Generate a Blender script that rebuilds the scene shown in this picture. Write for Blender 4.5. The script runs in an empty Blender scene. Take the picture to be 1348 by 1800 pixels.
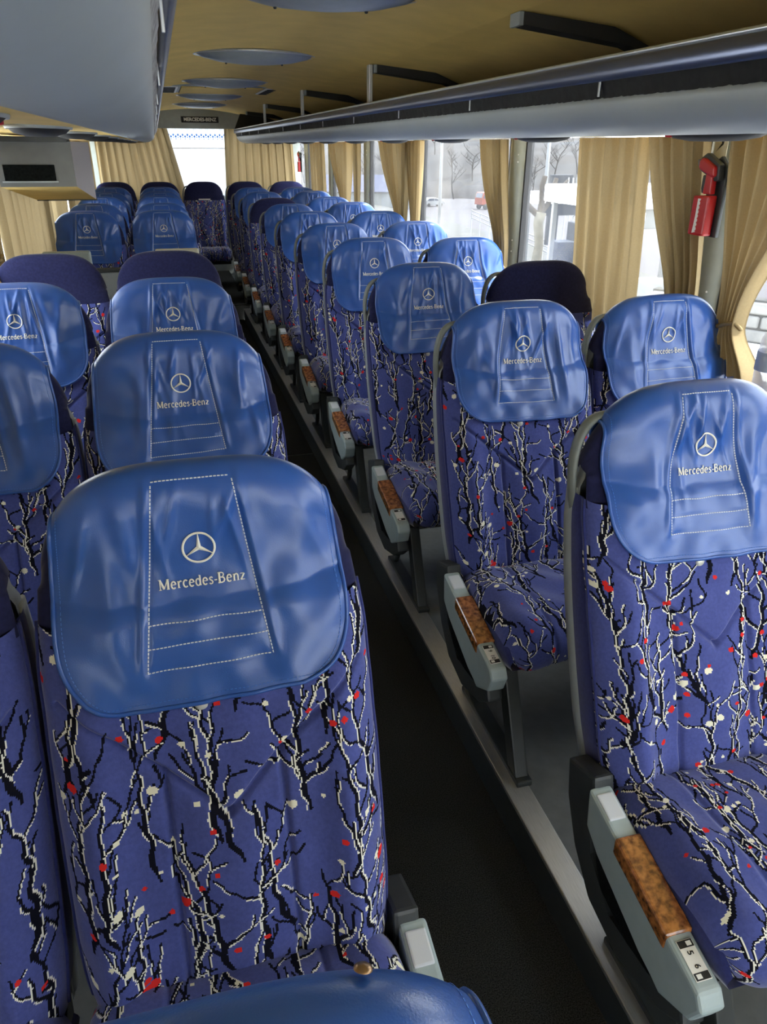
import bpy, bmesh, math, random
import numpy as np
from mathutils import Vector, Matrix

scene = bpy.context.scene
COL = scene.collection
PI = math.pi

# ------------------------------------------------------------------ camera
CAM_Z = 1.40                       # eye above the seat platform (platform = z 0)
FPX, PITCH, YAW, ROLL = 1313.0, .4551, .2713, .00675
def set_camera():
    h = Vector((math.sin(YAW), math.cos(YAW), 0)); r0 = Vector((math.cos(YAW), -math.sin(YAW), 0)); z = Vector((0, 0, 1))
    f = math.cos(PITCH) * h - math.sin(PITCH) * z
    u0 = math.sin(PITCH) * h + math.cos(PITCH) * z
    R = r0 * math.cos(ROLL) + u0 * math.sin(ROLL)
    U = u0 * math.cos(ROLL) - r0 * math.sin(ROLL)
    B = -f
    cd = bpy.data.cameras.new('camera'); co = bpy.data.objects.new('camera', cd); COL.objects.link(co)
    m = Matrix(((R.x, U.x, B.x, 0), (R.y, U.y, B.y, 0), (R.z, U.z, B.z, CAM_Z), (0, 0, 0, 1)))
    co.matrix_world = m
    cd.sensor_fit = 'AUTO'; cd.sensor_width = 36.0; cd.lens = FPX / 1800 * 36.0
    cd.clip_start = .01; cd.clip_end = 3000
    scene.camera = co
set_camera()

# ------------------------------------------------------------------ world, sun, exposure
scene.view_settings.view_transform = 'Standard'
scene.view_settings.look = 'None'
scene.view_settings.gamma = 1.0
scene.view_settings.use_curve_mapping = False
scene.view_settings.exposure = 2.5
w = bpy.data.worlds.new('sky'); scene.world = w; w.use_nodes = True
nt = w.node_tree; nt.nodes.clear()
out = nt.nodes.new('ShaderNodeOutputWorld'); bg = nt.nodes.new('ShaderNodeBackground')
tc = nt.nodes.new('ShaderNodeTexCoord'); sep = nt.nodes.new('ShaderNodeSeparateXYZ'); rmp = nt.nodes.new('ShaderNodeValToRGB')
nt.links.new(tc.outputs['Generated'], sep.inputs[0]); nt.links.new(sep.outputs['Z'], rmp.inputs[0])
rmp.color_ramp.elements[0].position = 0.0; rmp.color_ramp.elements[0].color = (1.0, 1.0, 1.0, 1)
rmp.color_ramp.elements[1].position = .6; rmp.color_ramp.elements[1].color = (.80, .89, 1.0, 1)
nt.links.new(rmp.outputs[0], bg.inputs['Color']); bg.inputs['Strength'].default_value = 1.3
nt.links.new(bg.outputs[0], out.inputs['Surface'])
sl = bpy.data.lights.new('sun', 'SUN'); sl.energy = 2.2; sl.angle = math.radians(5); sl.color = (1, .95, .86)
so = bpy.data.objects.new('sun', sl); COL.objects.link(so)
so.rotation_euler = Vector((-.42, .10, -.90)).to_track_quat('-Z', 'Y').to_euler()

# ------------------------------------------------------------------ materials
MATS = {}
def mat(name, col, rough=.6, metal=0., spec=.5, sheen=0., noise=0., nscale=60., bump=0., bscale=200., coat=0., trans=0., alpha_clear=0., stretch=None, col2=None):
    m = bpy.data.materials.new(name); m.use_nodes = True; t = m.node_tree; b = t.nodes['Principled BSDF']; o = t.nodes['Material Output']
    b.inputs['Base Color'].default_value = (*col, 1); b.inputs['Roughness'].default_value = rough; b.inputs['Metallic'].default_value = metal
    b.inputs['Specular IOR Level'].default_value = spec
    if sheen: b.inputs['Sheen Weight'].default_value = sheen; b.inputs['Sheen Roughness'].default_value = .4
    if coat: b.inputs['Coat Weight'].default_value = coat; b.inputs['Coat Roughness'].default_value = .08
    tco = t.nodes.new('ShaderNodeTexCoord'); src = tco.outputs['Object']
    if stretch:
        mp = t.nodes.new('ShaderNodeMapping'); mp.inputs['Scale'].default_value = stretch; t.links.new(src, mp.inputs[0]); src = mp.outputs[0]
    if noise or col2:
        n = t.nodes.new('ShaderNodeTexNoise'); n.inputs['Scale'].default_value = nscale; n.inputs['Detail'].default_value = 5
        t.links.new(src, n.inputs['Vector'])
        r = t.nodes.new('ShaderNodeValToRGB'); c2 = col2 if col2 else tuple(min(1, c * (1 + noise)) for c in col)
        c1 = col if col2 else tuple(c * (1 - noise) for c in col)
        r.color_ramp.elements[0].position = .35; r.color_ramp.elements[0].color = (*c1, 1)
        r.color_ramp.elements[1].position = .65; r.color_ramp.elements[1].color = (*c2, 1)
        t.links.new(n.outputs['Fac'], r.inputs[0]); t.links.new(r.outputs[0], b.inputs['Base Color'])
    if bump:
        n2 = t.nodes.new('ShaderNodeTexNoise'); n2.inputs['Scale'].default_value = bscale; n2.inputs['Detail'].default_value = 3
        t.links.new(src, n2.inputs['Vector'])
        bp = t.nodes.new('ShaderNodeBump'); bp.inputs['Strength'].default_value = bump; bp.inputs['Distance'].default_value = .002
        t.links.new(n2.outputs['Fac'], bp.inputs['Height']); t.links.new(bp.outputs[0], b.inputs['Normal'])
    if trans:
        tr = t.nodes.new('ShaderNodeBsdfTranslucent'); tr.inputs['Color'].default_value = (*col, 1)
        mx = t.nodes.new('ShaderNodeMixShader'); mx.inputs[0].default_value = trans
        t.links.new(b.outputs[0], mx.inputs[1]); t.links.new(tr.outputs[0], mx.inputs[2]); t.links.new(mx.outputs[0], o.inputs['Surface'])
    if alpha_clear:
        tp = t.nodes.new('ShaderNodeBsdfTransparent'); mx = t.nodes.new('ShaderNodeMixShader'); mx.inputs[0].default_value = alpha_clear
        prev = o.inputs['Surface'].links[0].from_socket
        t.links.new(prev, mx.inputs[1]); t.links.new(tp.outputs[0], mx.inputs[2]); t.links.new(mx.outputs[0], o.inputs['Surface'])
    MATS[name] = m
    return m
M = MATS
mat('velvet_blue', (.062, .080, .270), .9, spec=.15, sheen=.45, noise=.10, nscale=180, bump=.25, bscale=700)
mat('thread_black', (.006, .006, .012), .95, spec=.1)
mat('thread_white', (.78, .77, .68), .9, spec=.1)
mat('thread_red', (.62, .025, .022), .9, spec=.1)
mat('thread_cream', (.80, .77, .60), .9, spec=.1)
mat('velour_navy', (.017, .019, .062), .95, spec=.1, sheen=.25, noise=.15, nscale=120)
mat('side_blue', (.030, .038, .15), .9, spec=.15, sheen=.3, noise=.12, nscale=140)
mat('leather_blue', (.028, .098, .375), .29, spec=.55, noise=.05, nscale=12, bump=.10, bscale=600)
mat('thread_pale', (.72, .76, .80), .7)
mat('thread_skyblue', (.07, .20, .62), .6)
mat('embroidery', (.82, .81, .72), .6)
mat('shell_grey', (.30, .33, .34), .5, noise=.04, nscale=30)
mat('shell_dim', (.16, .18, .17), .5, noise=.04, nscale=30)
mat('arm_grey', (.33, .40, .41), .42, noise=.03, nscale=40)
mat('button_grey', (.55, .58, .62), .4)
mat('frame_dark', (.035, .040, .042), .5, noise=.1, nscale=30)
mat('leg_dark', (.022, .026, .026), .45, noise=.1, nscale=30)
mat('burl_wood', (.10, .030, .008), .22, coat=.6, nscale=90, col2=(.44, .17, .045))
mat('plate_white', (.75, .75, .72), .5)
mat('ink_black', (.01, .01, .01), .6)
mat('bronze', (.32, .21, .12), .35, metal=.9)
mat('snap_pale', (.70, .70, .62), .35, metal=.3)
mat('carpet', (.030, .030, .029), .98, spec=.05, noise=.7, nscale=420, bump=.8, bscale=500)
mat('platform_grey', (.14, .15, .15), .6, noise=.10, nscale=25)
mat('aluminium', (.50, .50, .49), .42, metal=.85, noise=.10, nscale=20, stretch=(40, 1.5, 1))
mat('ceiling_tan', (.78, .55, .175), .85, noise=.05, nscale=8)
mat('valance_grey', (.40, .44, .46), .45, noise=.03, nscale=6)
mat('rack_dark', (.020, .020, .020), .7)
mat('rack_shelf', (.05, .05, .045), .8)
mat('net_shaded', (.012, .012, .012), .8, noise=.5, nscale=80)  # same net as net_grey, with the right gap's shade put into the colour
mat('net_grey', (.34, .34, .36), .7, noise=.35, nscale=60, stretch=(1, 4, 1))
mat('bar_blue', (.16, .18, .26), .28, metal=.8)
mat('bar_trim', (.62, .64, .66), .3, metal=.6)
mat('lamp_lens', (.33, .36, .38), .35, spec=.6, noise=.06, nscale=20)
mat('lamp_rim', (.60, .62, .66), .3, metal=.5)
mat('wall_grey', (.30, .32, .31), .6, noise=.05, nscale=20)
mat('pillar_grey', (.44, .49, .47), .5, noise=.04, nscale=20)
mat('gasket', (.02, .02, .022), .6)
mat('curtain_beige', (.36, .275, .150), .9, spec=.1, trans=.22, noise=.05, nscale=200)
mat('curtain_sheer', (.80, .83, .88), .9, spec=.1, trans=.35)
mat('curtain_blue', (.09, .26, .72), .9, spec=.1, trans=.5)
mat('box_grey', (.13, .135, .13), .6, noise=.06, nscale=20)  # darkened so the hanging box front looks turned away from the light
mat('box_side', (.55, .52, .55), .6)
mat('slot_black', (.006, .007, .007), .9, spec=.05, noise=.5, nscale=120)
mat('hammer_red', (.46, .012, .016), .35)
mat('white', (.80, .80, .78), .5)
mat('stone', (.16, .155, .145), .9, noise=.2, nscale=4)
mat('pale_plate', (.55, .52, .40), .6)
mat('sill_pale', (.55, .55, .52), .6)
# outside
mat('asphalt', (.046, .040, .042), .9, noise=.12, nscale=.15)
mat('concrete', (.66, .64, .60), .9, noise=.10, nscale=.8)
mat('grass_slope', (.036, .034, .028), .95, noise=.2, nscale=.5)
mat('woods', (.009, .0075, .0075), .95, nscale=.09, col2=(.022, .0175, .015))
mat('bark', (.035, .028, .022), .95, noise=.3, nscale=3)
mat('twig', (.016, .013, .011), .95, noise=.3, nscale=2)
mat('whitewash', (.11, .10, .08), .9, noise=.2, nscale=6)
mat('car_white', (.17, .175, .18), .35)
mat('car_glass', (.03, .04, .06), .1)
mat('tyre', (.02, .02, .02), .8)
mat('truck_orange', (.16, .022, .003), .45)
mat('pole_metal', (.11, .115, .12), .5)
mat('stage_dark', (.010, .013, .020), .6)
mat('truss', (.13, .135, .14), .4)
mat('sign_blue', (.012, .03, .16), .5)
mat('sign_yellow', (.20, .15, .012), .5)
mat('roof_blue', (.022, .026, .055), .7)
mat('bottle_clear', (.75, .74, .78), .15, alpha_clear=.45)
mat('bottle_label', (.55, .65, .85), .4)
def glass_mat():
    m = bpy.data.materials.new('window_glass'); m.use_nodes = True; t = m.node_tree; t.nodes.clear()
    o = t.nodes.new('ShaderNodeOutputMaterial'); tp = t.nodes.new('ShaderNodeBsdfTransparent'); tp.inputs[0].default_value = (.92, .94, .95, 1)
    df = t.nodes.new('ShaderNodeBsdfTranslucent'); df.inputs[0].default_value = (.85, .86, .9, 1)
    gl = t.nodes.new('ShaderNodeBsdfGlossy'); gl.inputs['Roughness'].default_value = .03
    n = t.nodes.new('ShaderNodeTexNoise'); n.inputs['Scale'].default_value = 7; n.inputs['Detail'].default_value = 6
    tcx = t.nodes.new('ShaderNodeTexCoord'); t.links.new(tcx.outputs['Object'], n.inputs['Vector'])
    mr = t.nodes.new('ShaderNodeMapRange'); mr.inputs['From Min'].default_value = .35; mr.inputs['From Max'].default_value = .75
    mr.inputs['To Min'].default_value = .010; mr.inputs['To Max'].default_value = .036
    t.links.new(n.outputs['Fac'], mr.inputs[0])
    m1 = t.nodes.new('ShaderNodeMixShader'); t.links.new(mr.outputs[0], m1.inputs[0]); t.links.new(tp.outputs[0], m1.inputs[1]); t.links.new(df.outputs[0], m1.inputs[2])
    m2 = t.nodes.new('ShaderNodeMixShader'); m2.inputs[0].default_value = .04
    t.links.new(m1.outputs[0], m2.inputs[1]); t.links.new(gl.outputs[0], m2.inputs[2]); t.links.new(m2.outputs[0], o.inputs['Surface'])
    M['window_glass'] = m
glass_mat()

# ------------------------------------------------------------------ mesh helpers
def fast_mesh(name, V, Q, mats, mi=None, smooth=True):
    V = np.asarray(V, np.float32).reshape(-1, 3); Q = np.asarray(Q, np.int32).reshape(-1, 4)
    me = bpy.data.meshes.new(name)
    me.vertices.add(len(V)); me.vertices.foreach_set('co', V.ravel())
    me.loops.add(len(Q) * 4); me.loops.foreach_set('vertex_index', Q.ravel())
    me.polygons.add(len(Q)); me.polygons.foreach_set('loop_start', np.arange(0, len(Q) * 4, 4, dtype=np.int32))
    for k in (mats if isinstance(mats, (list, tuple)) else [mats]): me.materials.append(M[k])
    if mi is not None: me.polygons.foreach_set('material_index', np.asarray(mi, np.int32).ravel())
    me.polygons.foreach_set('use_smooth', np.full(len(Q), bool(smooth)))
    me.update(calc_edges=True); me.validate()
    return me
def pyd(name, V, F, mats, mi=None, smooth=False):
    me = bpy.data.meshes.new(name); me.from_pydata([tuple(v) for v in V], [], F)
    for k in (mats if isinstance(mats, (list, tuple)) else [mats]): me.materials.append(M[k])
    if mi is not None: me.polygons.foreach_set('material_index', mi)
    me.polygons.foreach_set('use_smooth', [bool(smooth)] * len(me.polygons))
    me.update(); return me
def grid_q(nu, nv, wrap_u=False):
    iu = np.arange(nu if wrap_u else nu - 1); iv = np.arange(nv - 1)
    a, b = np.meshgrid(iu, iv, indexing='ij'); a2 = (a + 1) % nu
    return np.stack([a * nv + b, a2 * nv + b, a2 * nv + b + 1, a * nv + b + 1], -1).reshape(-1, 4)
def grid_mesh(name, P, mats, mi=None, smooth=True, wrap_u=False):
    nu, nv = P.shape[:2]
    return fast_mesh(name, P.reshape(-1, 3), grid_q(nu, nv, wrap_u), mats, mi, smooth)
def bm_mesh(name, bm, mats, smooth=False):
    me = bpy.data.meshes.new(name); bmesh.ops.recalc_face_normals(bm, faces=bm.faces); bm.to_mesh(me); bm.free()
    for k in (mats if isinstance(mats, (list, tuple)) else [mats]): me.materials.append(M[k])
    me.polygons.foreach_set('use_smooth', [bool(smooth)] * len(me.polygons)); me.update(); return me
def prism_bm(bm, poly, a0, a1, axis='x', bev=0., seg=2):
    """extrude a polygon (2-D points in the two other axes, cyclic order x->yz, y->xz, z->xy)"""
    def p3(p, a):
        return (a, p[0], p[1]) if axis == 'x' else ((p[0], a, p[1]) if axis == 'y' else (p[0], p[1], a))
    v0 = [bm.verts.new(p3(p, a0)) for p in poly]; v1 = [bm.verts.new(p3(p, a1)) for p in poly]
    n = len(poly); fs = [bm.faces.new(v0[::-1]), bm.faces.new(v1)]
    for i in range(n): fs.append(bm.faces.new((v0[i], v0[(i + 1) % n], v1[(i + 1) % n], v1[i])))
    if bev:
        es = list({e for f in fs for e in f.edges})
        bmesh.ops.bevel(bm, geom=es, offset=bev, segments=seg, affect='EDGES', profile=.6)
def prism(name, poly, a0, a1, mats, axis='x', bev=0., seg=2, smooth=False):
    bm = bmesh.new(); prism_bm(bm, poly, a0, a1, axis, bev, seg); return bm_mesh(name, bm, mats, smooth)
def box_bm(bm, x0, x1, y0, y1, z0, z1, bev=0., seg=2):
    prism_bm(bm, [(x0, y0), (x1, y0), (x1, y1), (x0, y1)], z0, z1, 'z', bev, seg)
def box(name, x0, x1, y0, y1, z0, z1, mats, bev=0., seg=2, smooth=False):
    bm = bmesh.new(); box_bm(bm, x0, x1, y0, y1, z0, z1, bev, seg); return bm_mesh(name, bm, mats, smooth)
def tube_np(path, rad, n=8, flat=(1, 1), closed=False):
    path = np.asarray(path, float); N = len(path); rad = np.broadcast_to(np.asarray(rad, float), (N,))
    T = np.gradient(path, axis=0)
    if closed: T = np.roll(path, -1, 0) - np.roll(path, 1, 0)
    T /= np.linalg.norm(T, axis=1)[:, None] + 1e-12
    up = np.array([0, 0, 1.]) if abs(T[0][2]) < .9 else np.array([1., 0, 0])
    rings = []
    A = np.cross(T[0], up); A /= np.linalg.norm(A)
    for i in range(N):
        A = A - T[i] * (A @ T[i]); A /= np.linalg.norm(A) + 1e-12; B = np.cross(T[i], A)
        th = np.linspace(0, 2 * PI, n, endpoint=False)
        rings.append(path[i] + rad[i] * (np.cos(th)[:, None] * A * flat[0] + np.sin(th)[:, None] * B * flat[1]))
    V = np.concatenate(rings); Q = []
    m = N if closed else N - 1
    for i in range(m):
        j = (i + 1) % N
        for k in range(n):
            Q.append((i * n + k, i * n + (k + 1) % n, j * n + (k + 1) % n, j * n + k))
    if not closed:      # fan caps made of degenerate-free quads
        for base in (0, (N - 1) * n):
            for k in range(1, n // 2): Q.append((base + k - 1, base + k, base + n - 1 - k, base + n - k if n - k < n else base + n - 1)) if k > 1 else Q.append((base, base + 1, base + n - 2, base + n - 1))
    return V, np.array(Q)
def tube(name, path, rad, mats, n=8, flat=(1, 1), closed=False):
    V, Q = tube_np(path, rad, n, flat, closed); return fast_mesh(name, V, Q, mats)
def lathe(name, prof, mats, n=24, axis='z', smooth=True):
    th = np.linspace(0, 2 * PI, n, endpoint=False); P = np.zeros((n, len(prof), 3))
    for j, (r, a) in enumerate(prof):
        P[:, j, 0] = r * np.cos(th); P[:, j, 1] = r * np.sin(th); P[:, j, 2] = a
    if axis == 'x': P = P[:, :, [2, 0, 1]]
    if axis == 'y': P = P[:, :, [0, 2, 1]]
    return grid_mesh(name, P, mats, None, smooth, True)
def obj(name, me, parent=None, loc=None, **tags):
    o = bpy.data.objects.new(name, me); COL.objects.link(o)
    if parent is not None: o.parent = parent
    if loc is not None: o.location = loc
    for k, v in tags.items(): o[k] = v
    return o
def thing(name, label, cat, loc=(0, 0, 0), group=None, kind=None):
    o = bpy.data.objects.new(name, None); COL.objects.link(o); o.location = loc; o.empty_display_size = .1
    o['label'] = label; o['category'] = cat
    if group: o['group'] = group
    if kind: o['kind'] = kind
    return o
def tag(o, label, cat, group=None, kind=None):
    o['label'] = label; o['category'] = cat
    if group: o['group'] = group
    if kind: o['kind'] = kind
    return o
def text_mesh(name, s, size, matname, ext=.0004, bold=0.):
    cu = bpy.data.curves.new('txt', 'FONT'); cu.body = s; cu.size = size; cu.align_x = 'CENTER'; cu.align_y = 'CENTER'; cu.extrude = ext; cu.offset = bold; cu.resolution_u = 2
    o = bpy.data.objects.new('txt', cu); COL.objects.link(o)
    dg = bpy.context.evaluated_depsgraph_get(); me = bpy.data.meshes.new_from_object(o.evaluated_get(dg)); me.name = name
    bpy.data.objects.remove(o); bpy.data.curves.remove(cu)
    me.materials.clear(); me.materials.append(M[matname]); return me

# ------------------------------------------------------------------ the bus shell
CX = .445                          # centre line of the bus
DW = 1.180                         # half width at the windows
Y0, Y1 = -2.7, 9.62                # front and rear ends
def H(h): return CAM_Z + h         # height given relative to the eye

def struct(name, me, label, cat, parent=None):
    o = obj(name, me, parent)
    if parent is None: tag(o, label, cat, kind='structure')
    return o

# floors -----------------------------------------------------------
FL = struct('floor', box('floor', .245, .645, Y0, 7.35, -.16, -.10, 'carpet'), 'black carpet runner along the sunken centre aisle', 'floor')
obj('carpet_seam', box('carpet_seam', .25, .64, 3.735, 3.748, -.0995, -.0985, 'leg_dark'), FL)
FR = struct('floor.001', box('floor', .70, CX + DW, Y0, Y1, -.12, 0, 'platform_grey'), 'grey raised platform under the right hand seats', 'floor')
FLL = struct('floor.002', box('floor', CX - DW, .19, Y0, Y1, -.12, 0, 'platform_grey'), 'grey raised platform under the left hand seats', 'floor')
st = thing('floor.003', 'dark carpeted rear step at the end of the aisle', 'step', kind='structure')
obj('step_top', box('step_top', .19, .70, 7.36, Y1, .02, .04, 'carpet'), st)
obj('step_riser', box('step_riser', .19, .70, 7.345, 7.36, -.10, .04, 'platform_grey'), st)
obj('step_nosing', box('step_nosing', .19, .70, 7.335, 7.375, .035, .045, 'frame_dark', .003), st)
for i, (a, b, lb) in enumerate(((.645, .705, 'brushed aluminium edge strip along the right platform'), (.185, .245, 'brushed aluminium edge strip along the left platform'))):
    t = thing('trim_%d' % (i + 1), lb, 'trim', kind='structure')
    obj('edge_strip', box('edge_strip', a, b, Y0, 7.33, -.006, .006, 'aluminium', .003), t)
    xi = a if i == 0 else b
    obj('riser', box('riser', xi - (.0 if i == 0 else .004), xi + (.004 if i == 0 else 0), Y0, 7.33, -.10, -.006, 'frame_dark'), t)

# ceiling ----------------------------------------------------------
def ceil_h(d):
    d = abs(d)
    return .355 - .045 * (d / .485) ** 2
xs = np.linspace(-.487, .487, 25); P = np.zeros((25, 2, 3))
for i, d in enumerate(xs):
    for j, y in enumerate((Y0, Y1)): P[i, j] = (CX + d, y, H(ceil_h(d)))
c = struct('ceiling', grid_mesh('ceiling', P, 'ceiling_tan'), 'mustard tan fabric ceiling panel above the aisle', 'ceiling')
for s in (-1, 1):
    prof = [(.487, .310), (.75, .285), (.95, .225), (1.10, .12), (DW, .06)]
    P = np.array([[(CX + s * d, y, H(h)) for y in (Y0, Y1)] for d, h in prof])
    obj('rack_liner', grid_mesh('rack_liner', P, 'ceiling_tan'), c)

# side walls with window openings ------------------------------------
PILL = [-1.9, -.6, .75, 2.08, 3.54, 5.06, 6.38, 7.80, 9.12]
SILL_H = -.60; HEAD_H = .075
def side_wall(s, nm, label):
    X = CX + s * DW; e = .03 * s
    W = thing(nm, label, 'wall', kind='structure')
    def bx(n, xa, xb, y0, y1, z0, z1, m, bev=0.): obj(n, box(n, min(xa, xb), max(xa, xb), y0, y1, z0, z1, m, bev), W)
    bx('lower_panel', X, X + e, Y0, Y1, -.12, H(SILL_H), 'wall_grey')
    bx('header', X, X + e, Y0, Y1, H(HEAD_H), H(.40), 'wall_grey')
    bx('window_ledge', X - .020 * s, X + .02 * s, Y0, Y1, H(SILL_H) - .015, H(SILL_H) + .004, 'sill_pale', .004)
    for y in PILL:
        # curved inner face of a pillar
        n = 9; P = np.zeros((n, 6, 3)); zz = np.linspace(H(SILL_H), H(HEAD_H), 6)
        for i in range(n):
            u = -1 + 2 * i / (n - 1)
            for j, z in enumerate(zz):
                P[i, j] = (X - s * (.030 * (1 - abs(u) ** 3) + .0) + s * .004, y + .085 * u, z)
        obj('pillar', grid_mesh('pillar', P, 'pillar_grey'), W)
        for q in (-1, 1): obj('gasket', box('gasket', min(X - .004 * s, X + .03 * s), max(X - .004 * s, X + .03 * s), y + q * .088 - .007, y + q * .088 + .007, H(SILL_H), H(HEAD_H), 'gasket'), W)
        for z in (H(-.03), H(-.06), H(-.40), H(-.45)):
            obj('rivet', lathe('rivet', [(0, -.003), (.003, -.002), (.004, .001)], 'white', 8, 'x'), W, (X - s * .022, y - .045, z))
    return W
side_wall(1, 'wall_right', 'grey right side wall below and between the bus windows')
side_wall(-1, 'wall_left', 'grey left side wall below and between the bus windows')
k = 0
for s in (1, -1):
    ys = [Y0] + PILL + [Y1]
    for a, b in zip(ys[:-1], ys[1:]):
        k += 1; X = CX + s * (DW + .018)
        mid = (a + b) / 2
        where = 'nearest the camera' if mid < 3 else 'further back'
        o = obj('window_%d' % k, box('window', X - .002, X + .002, a + .08 if a > Y0 else a, b - .08 if b < Y1 else b, H(SILL_H), H(HEAD_H), 'window_glass'))
        ordw = ['first', 'second', 'third', 'fourth', 'fifth', 'sixth', 'seventh', 'eighth', 'ninth', 'tenth', 'eleventh'][(k - 1) % 10]
        tag(o, 'dusty glass side window on the %s, %s bay from the bus front' % ('right' if s > 0 else 'left', ordw), 'window', kind='structure')

# rear wall ----------------------------------------------------------
RW = thing('wall_rear', 'grey rear wall above and around the rear window', 'wall', kind='structure')
def rbox(n, d0, d1, h0, h1, m, y0=Y1 - .10, y1=Y1): return obj(n, box(n, CX + d0, CX + d1, y0, y1, H(h0), H(h1), m), RW)
rbox('upper_panel', -.50, .50, .165, .40, 'wall_grey', Y1 - .16, Y1 - .02)
rbox('upper_panel', -DW, -.50, .06, .40, 'rack_dark', Y1 - .06, Y1)
rbox('upper_panel', .50, DW, .06, .40, 'rack_dark', Y1 - .06, Y1)
rbox('lower_panel', -DW, DW, -1.52, -.52, 'wall_grey', Y1 - .06, Y1)
rbox('corner_post', -DW, -DW + .12, -.52, .06, 'pillar_grey', Y1 - .06, Y1)
rbox('corner_post', DW - .12, DW, -.52, .06, 'pillar_grey', Y1 - .06, Y1)
o = obj('window_%d' % (k + 1), box('window', CX - DW + .12, CX + DW - .12, Y1 - .03, Y1 - .024, H(-.52), H(.17), 'window_glass'))
tag(o, 'wide rear window glass behind the white lace curtain', 'window', kind='structure')
pl = thing('name_plate', 'black name plate with pale capitals above the rear window', 'sign', (CX + .065, Y1 - .162, H(.252)))
obj('plate', box('plate', -.20, .20, -.006, 0, -.030, .030, 'ink_black', .003), pl)
tm = text_mesh('lettering', 'MERCEDES-BENZ', .046, 'plate_white', .001, .0012)
lo = obj('lettering', tm, pl, (0, -.0085, 0)); lo.rotation_euler = (PI / 2, 0, 0)

# front end, behind the camera: dashboard wall with the windscreen opening
FW = thing('wall_front', 'front wall with windscreen behind the photographer', 'wall', kind='structure')
obj('lower_panel', box('lower_panel', CX - DW, CX + DW, Y0 - .05, Y0, -.16, H(-1.05), 'wall_grey'), FW)
obj('upper_panel', box('upper_panel', CX - DW, CX + DW, Y0 - .05, Y0, H(.22), H(.42), 'wall_grey'), FW)
o = obj('window_%d' % (k + 2), box('window', CX - DW, CX + DW, Y0 - .03, Y0 - .024, H(-1.05), H(.22), 'window_glass'))
tag(o, 'windscreen glass at the very front of the bus', 'window', kind='structure')
rf = struct('ceiling.001', box('roof', CX - DW - .05, CX + DW + .05, Y0 - .05, Y1 + .02, H(.42), H(.44), 'wall_grey'), 'outer roof skin of the bus', 'roof')

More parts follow.
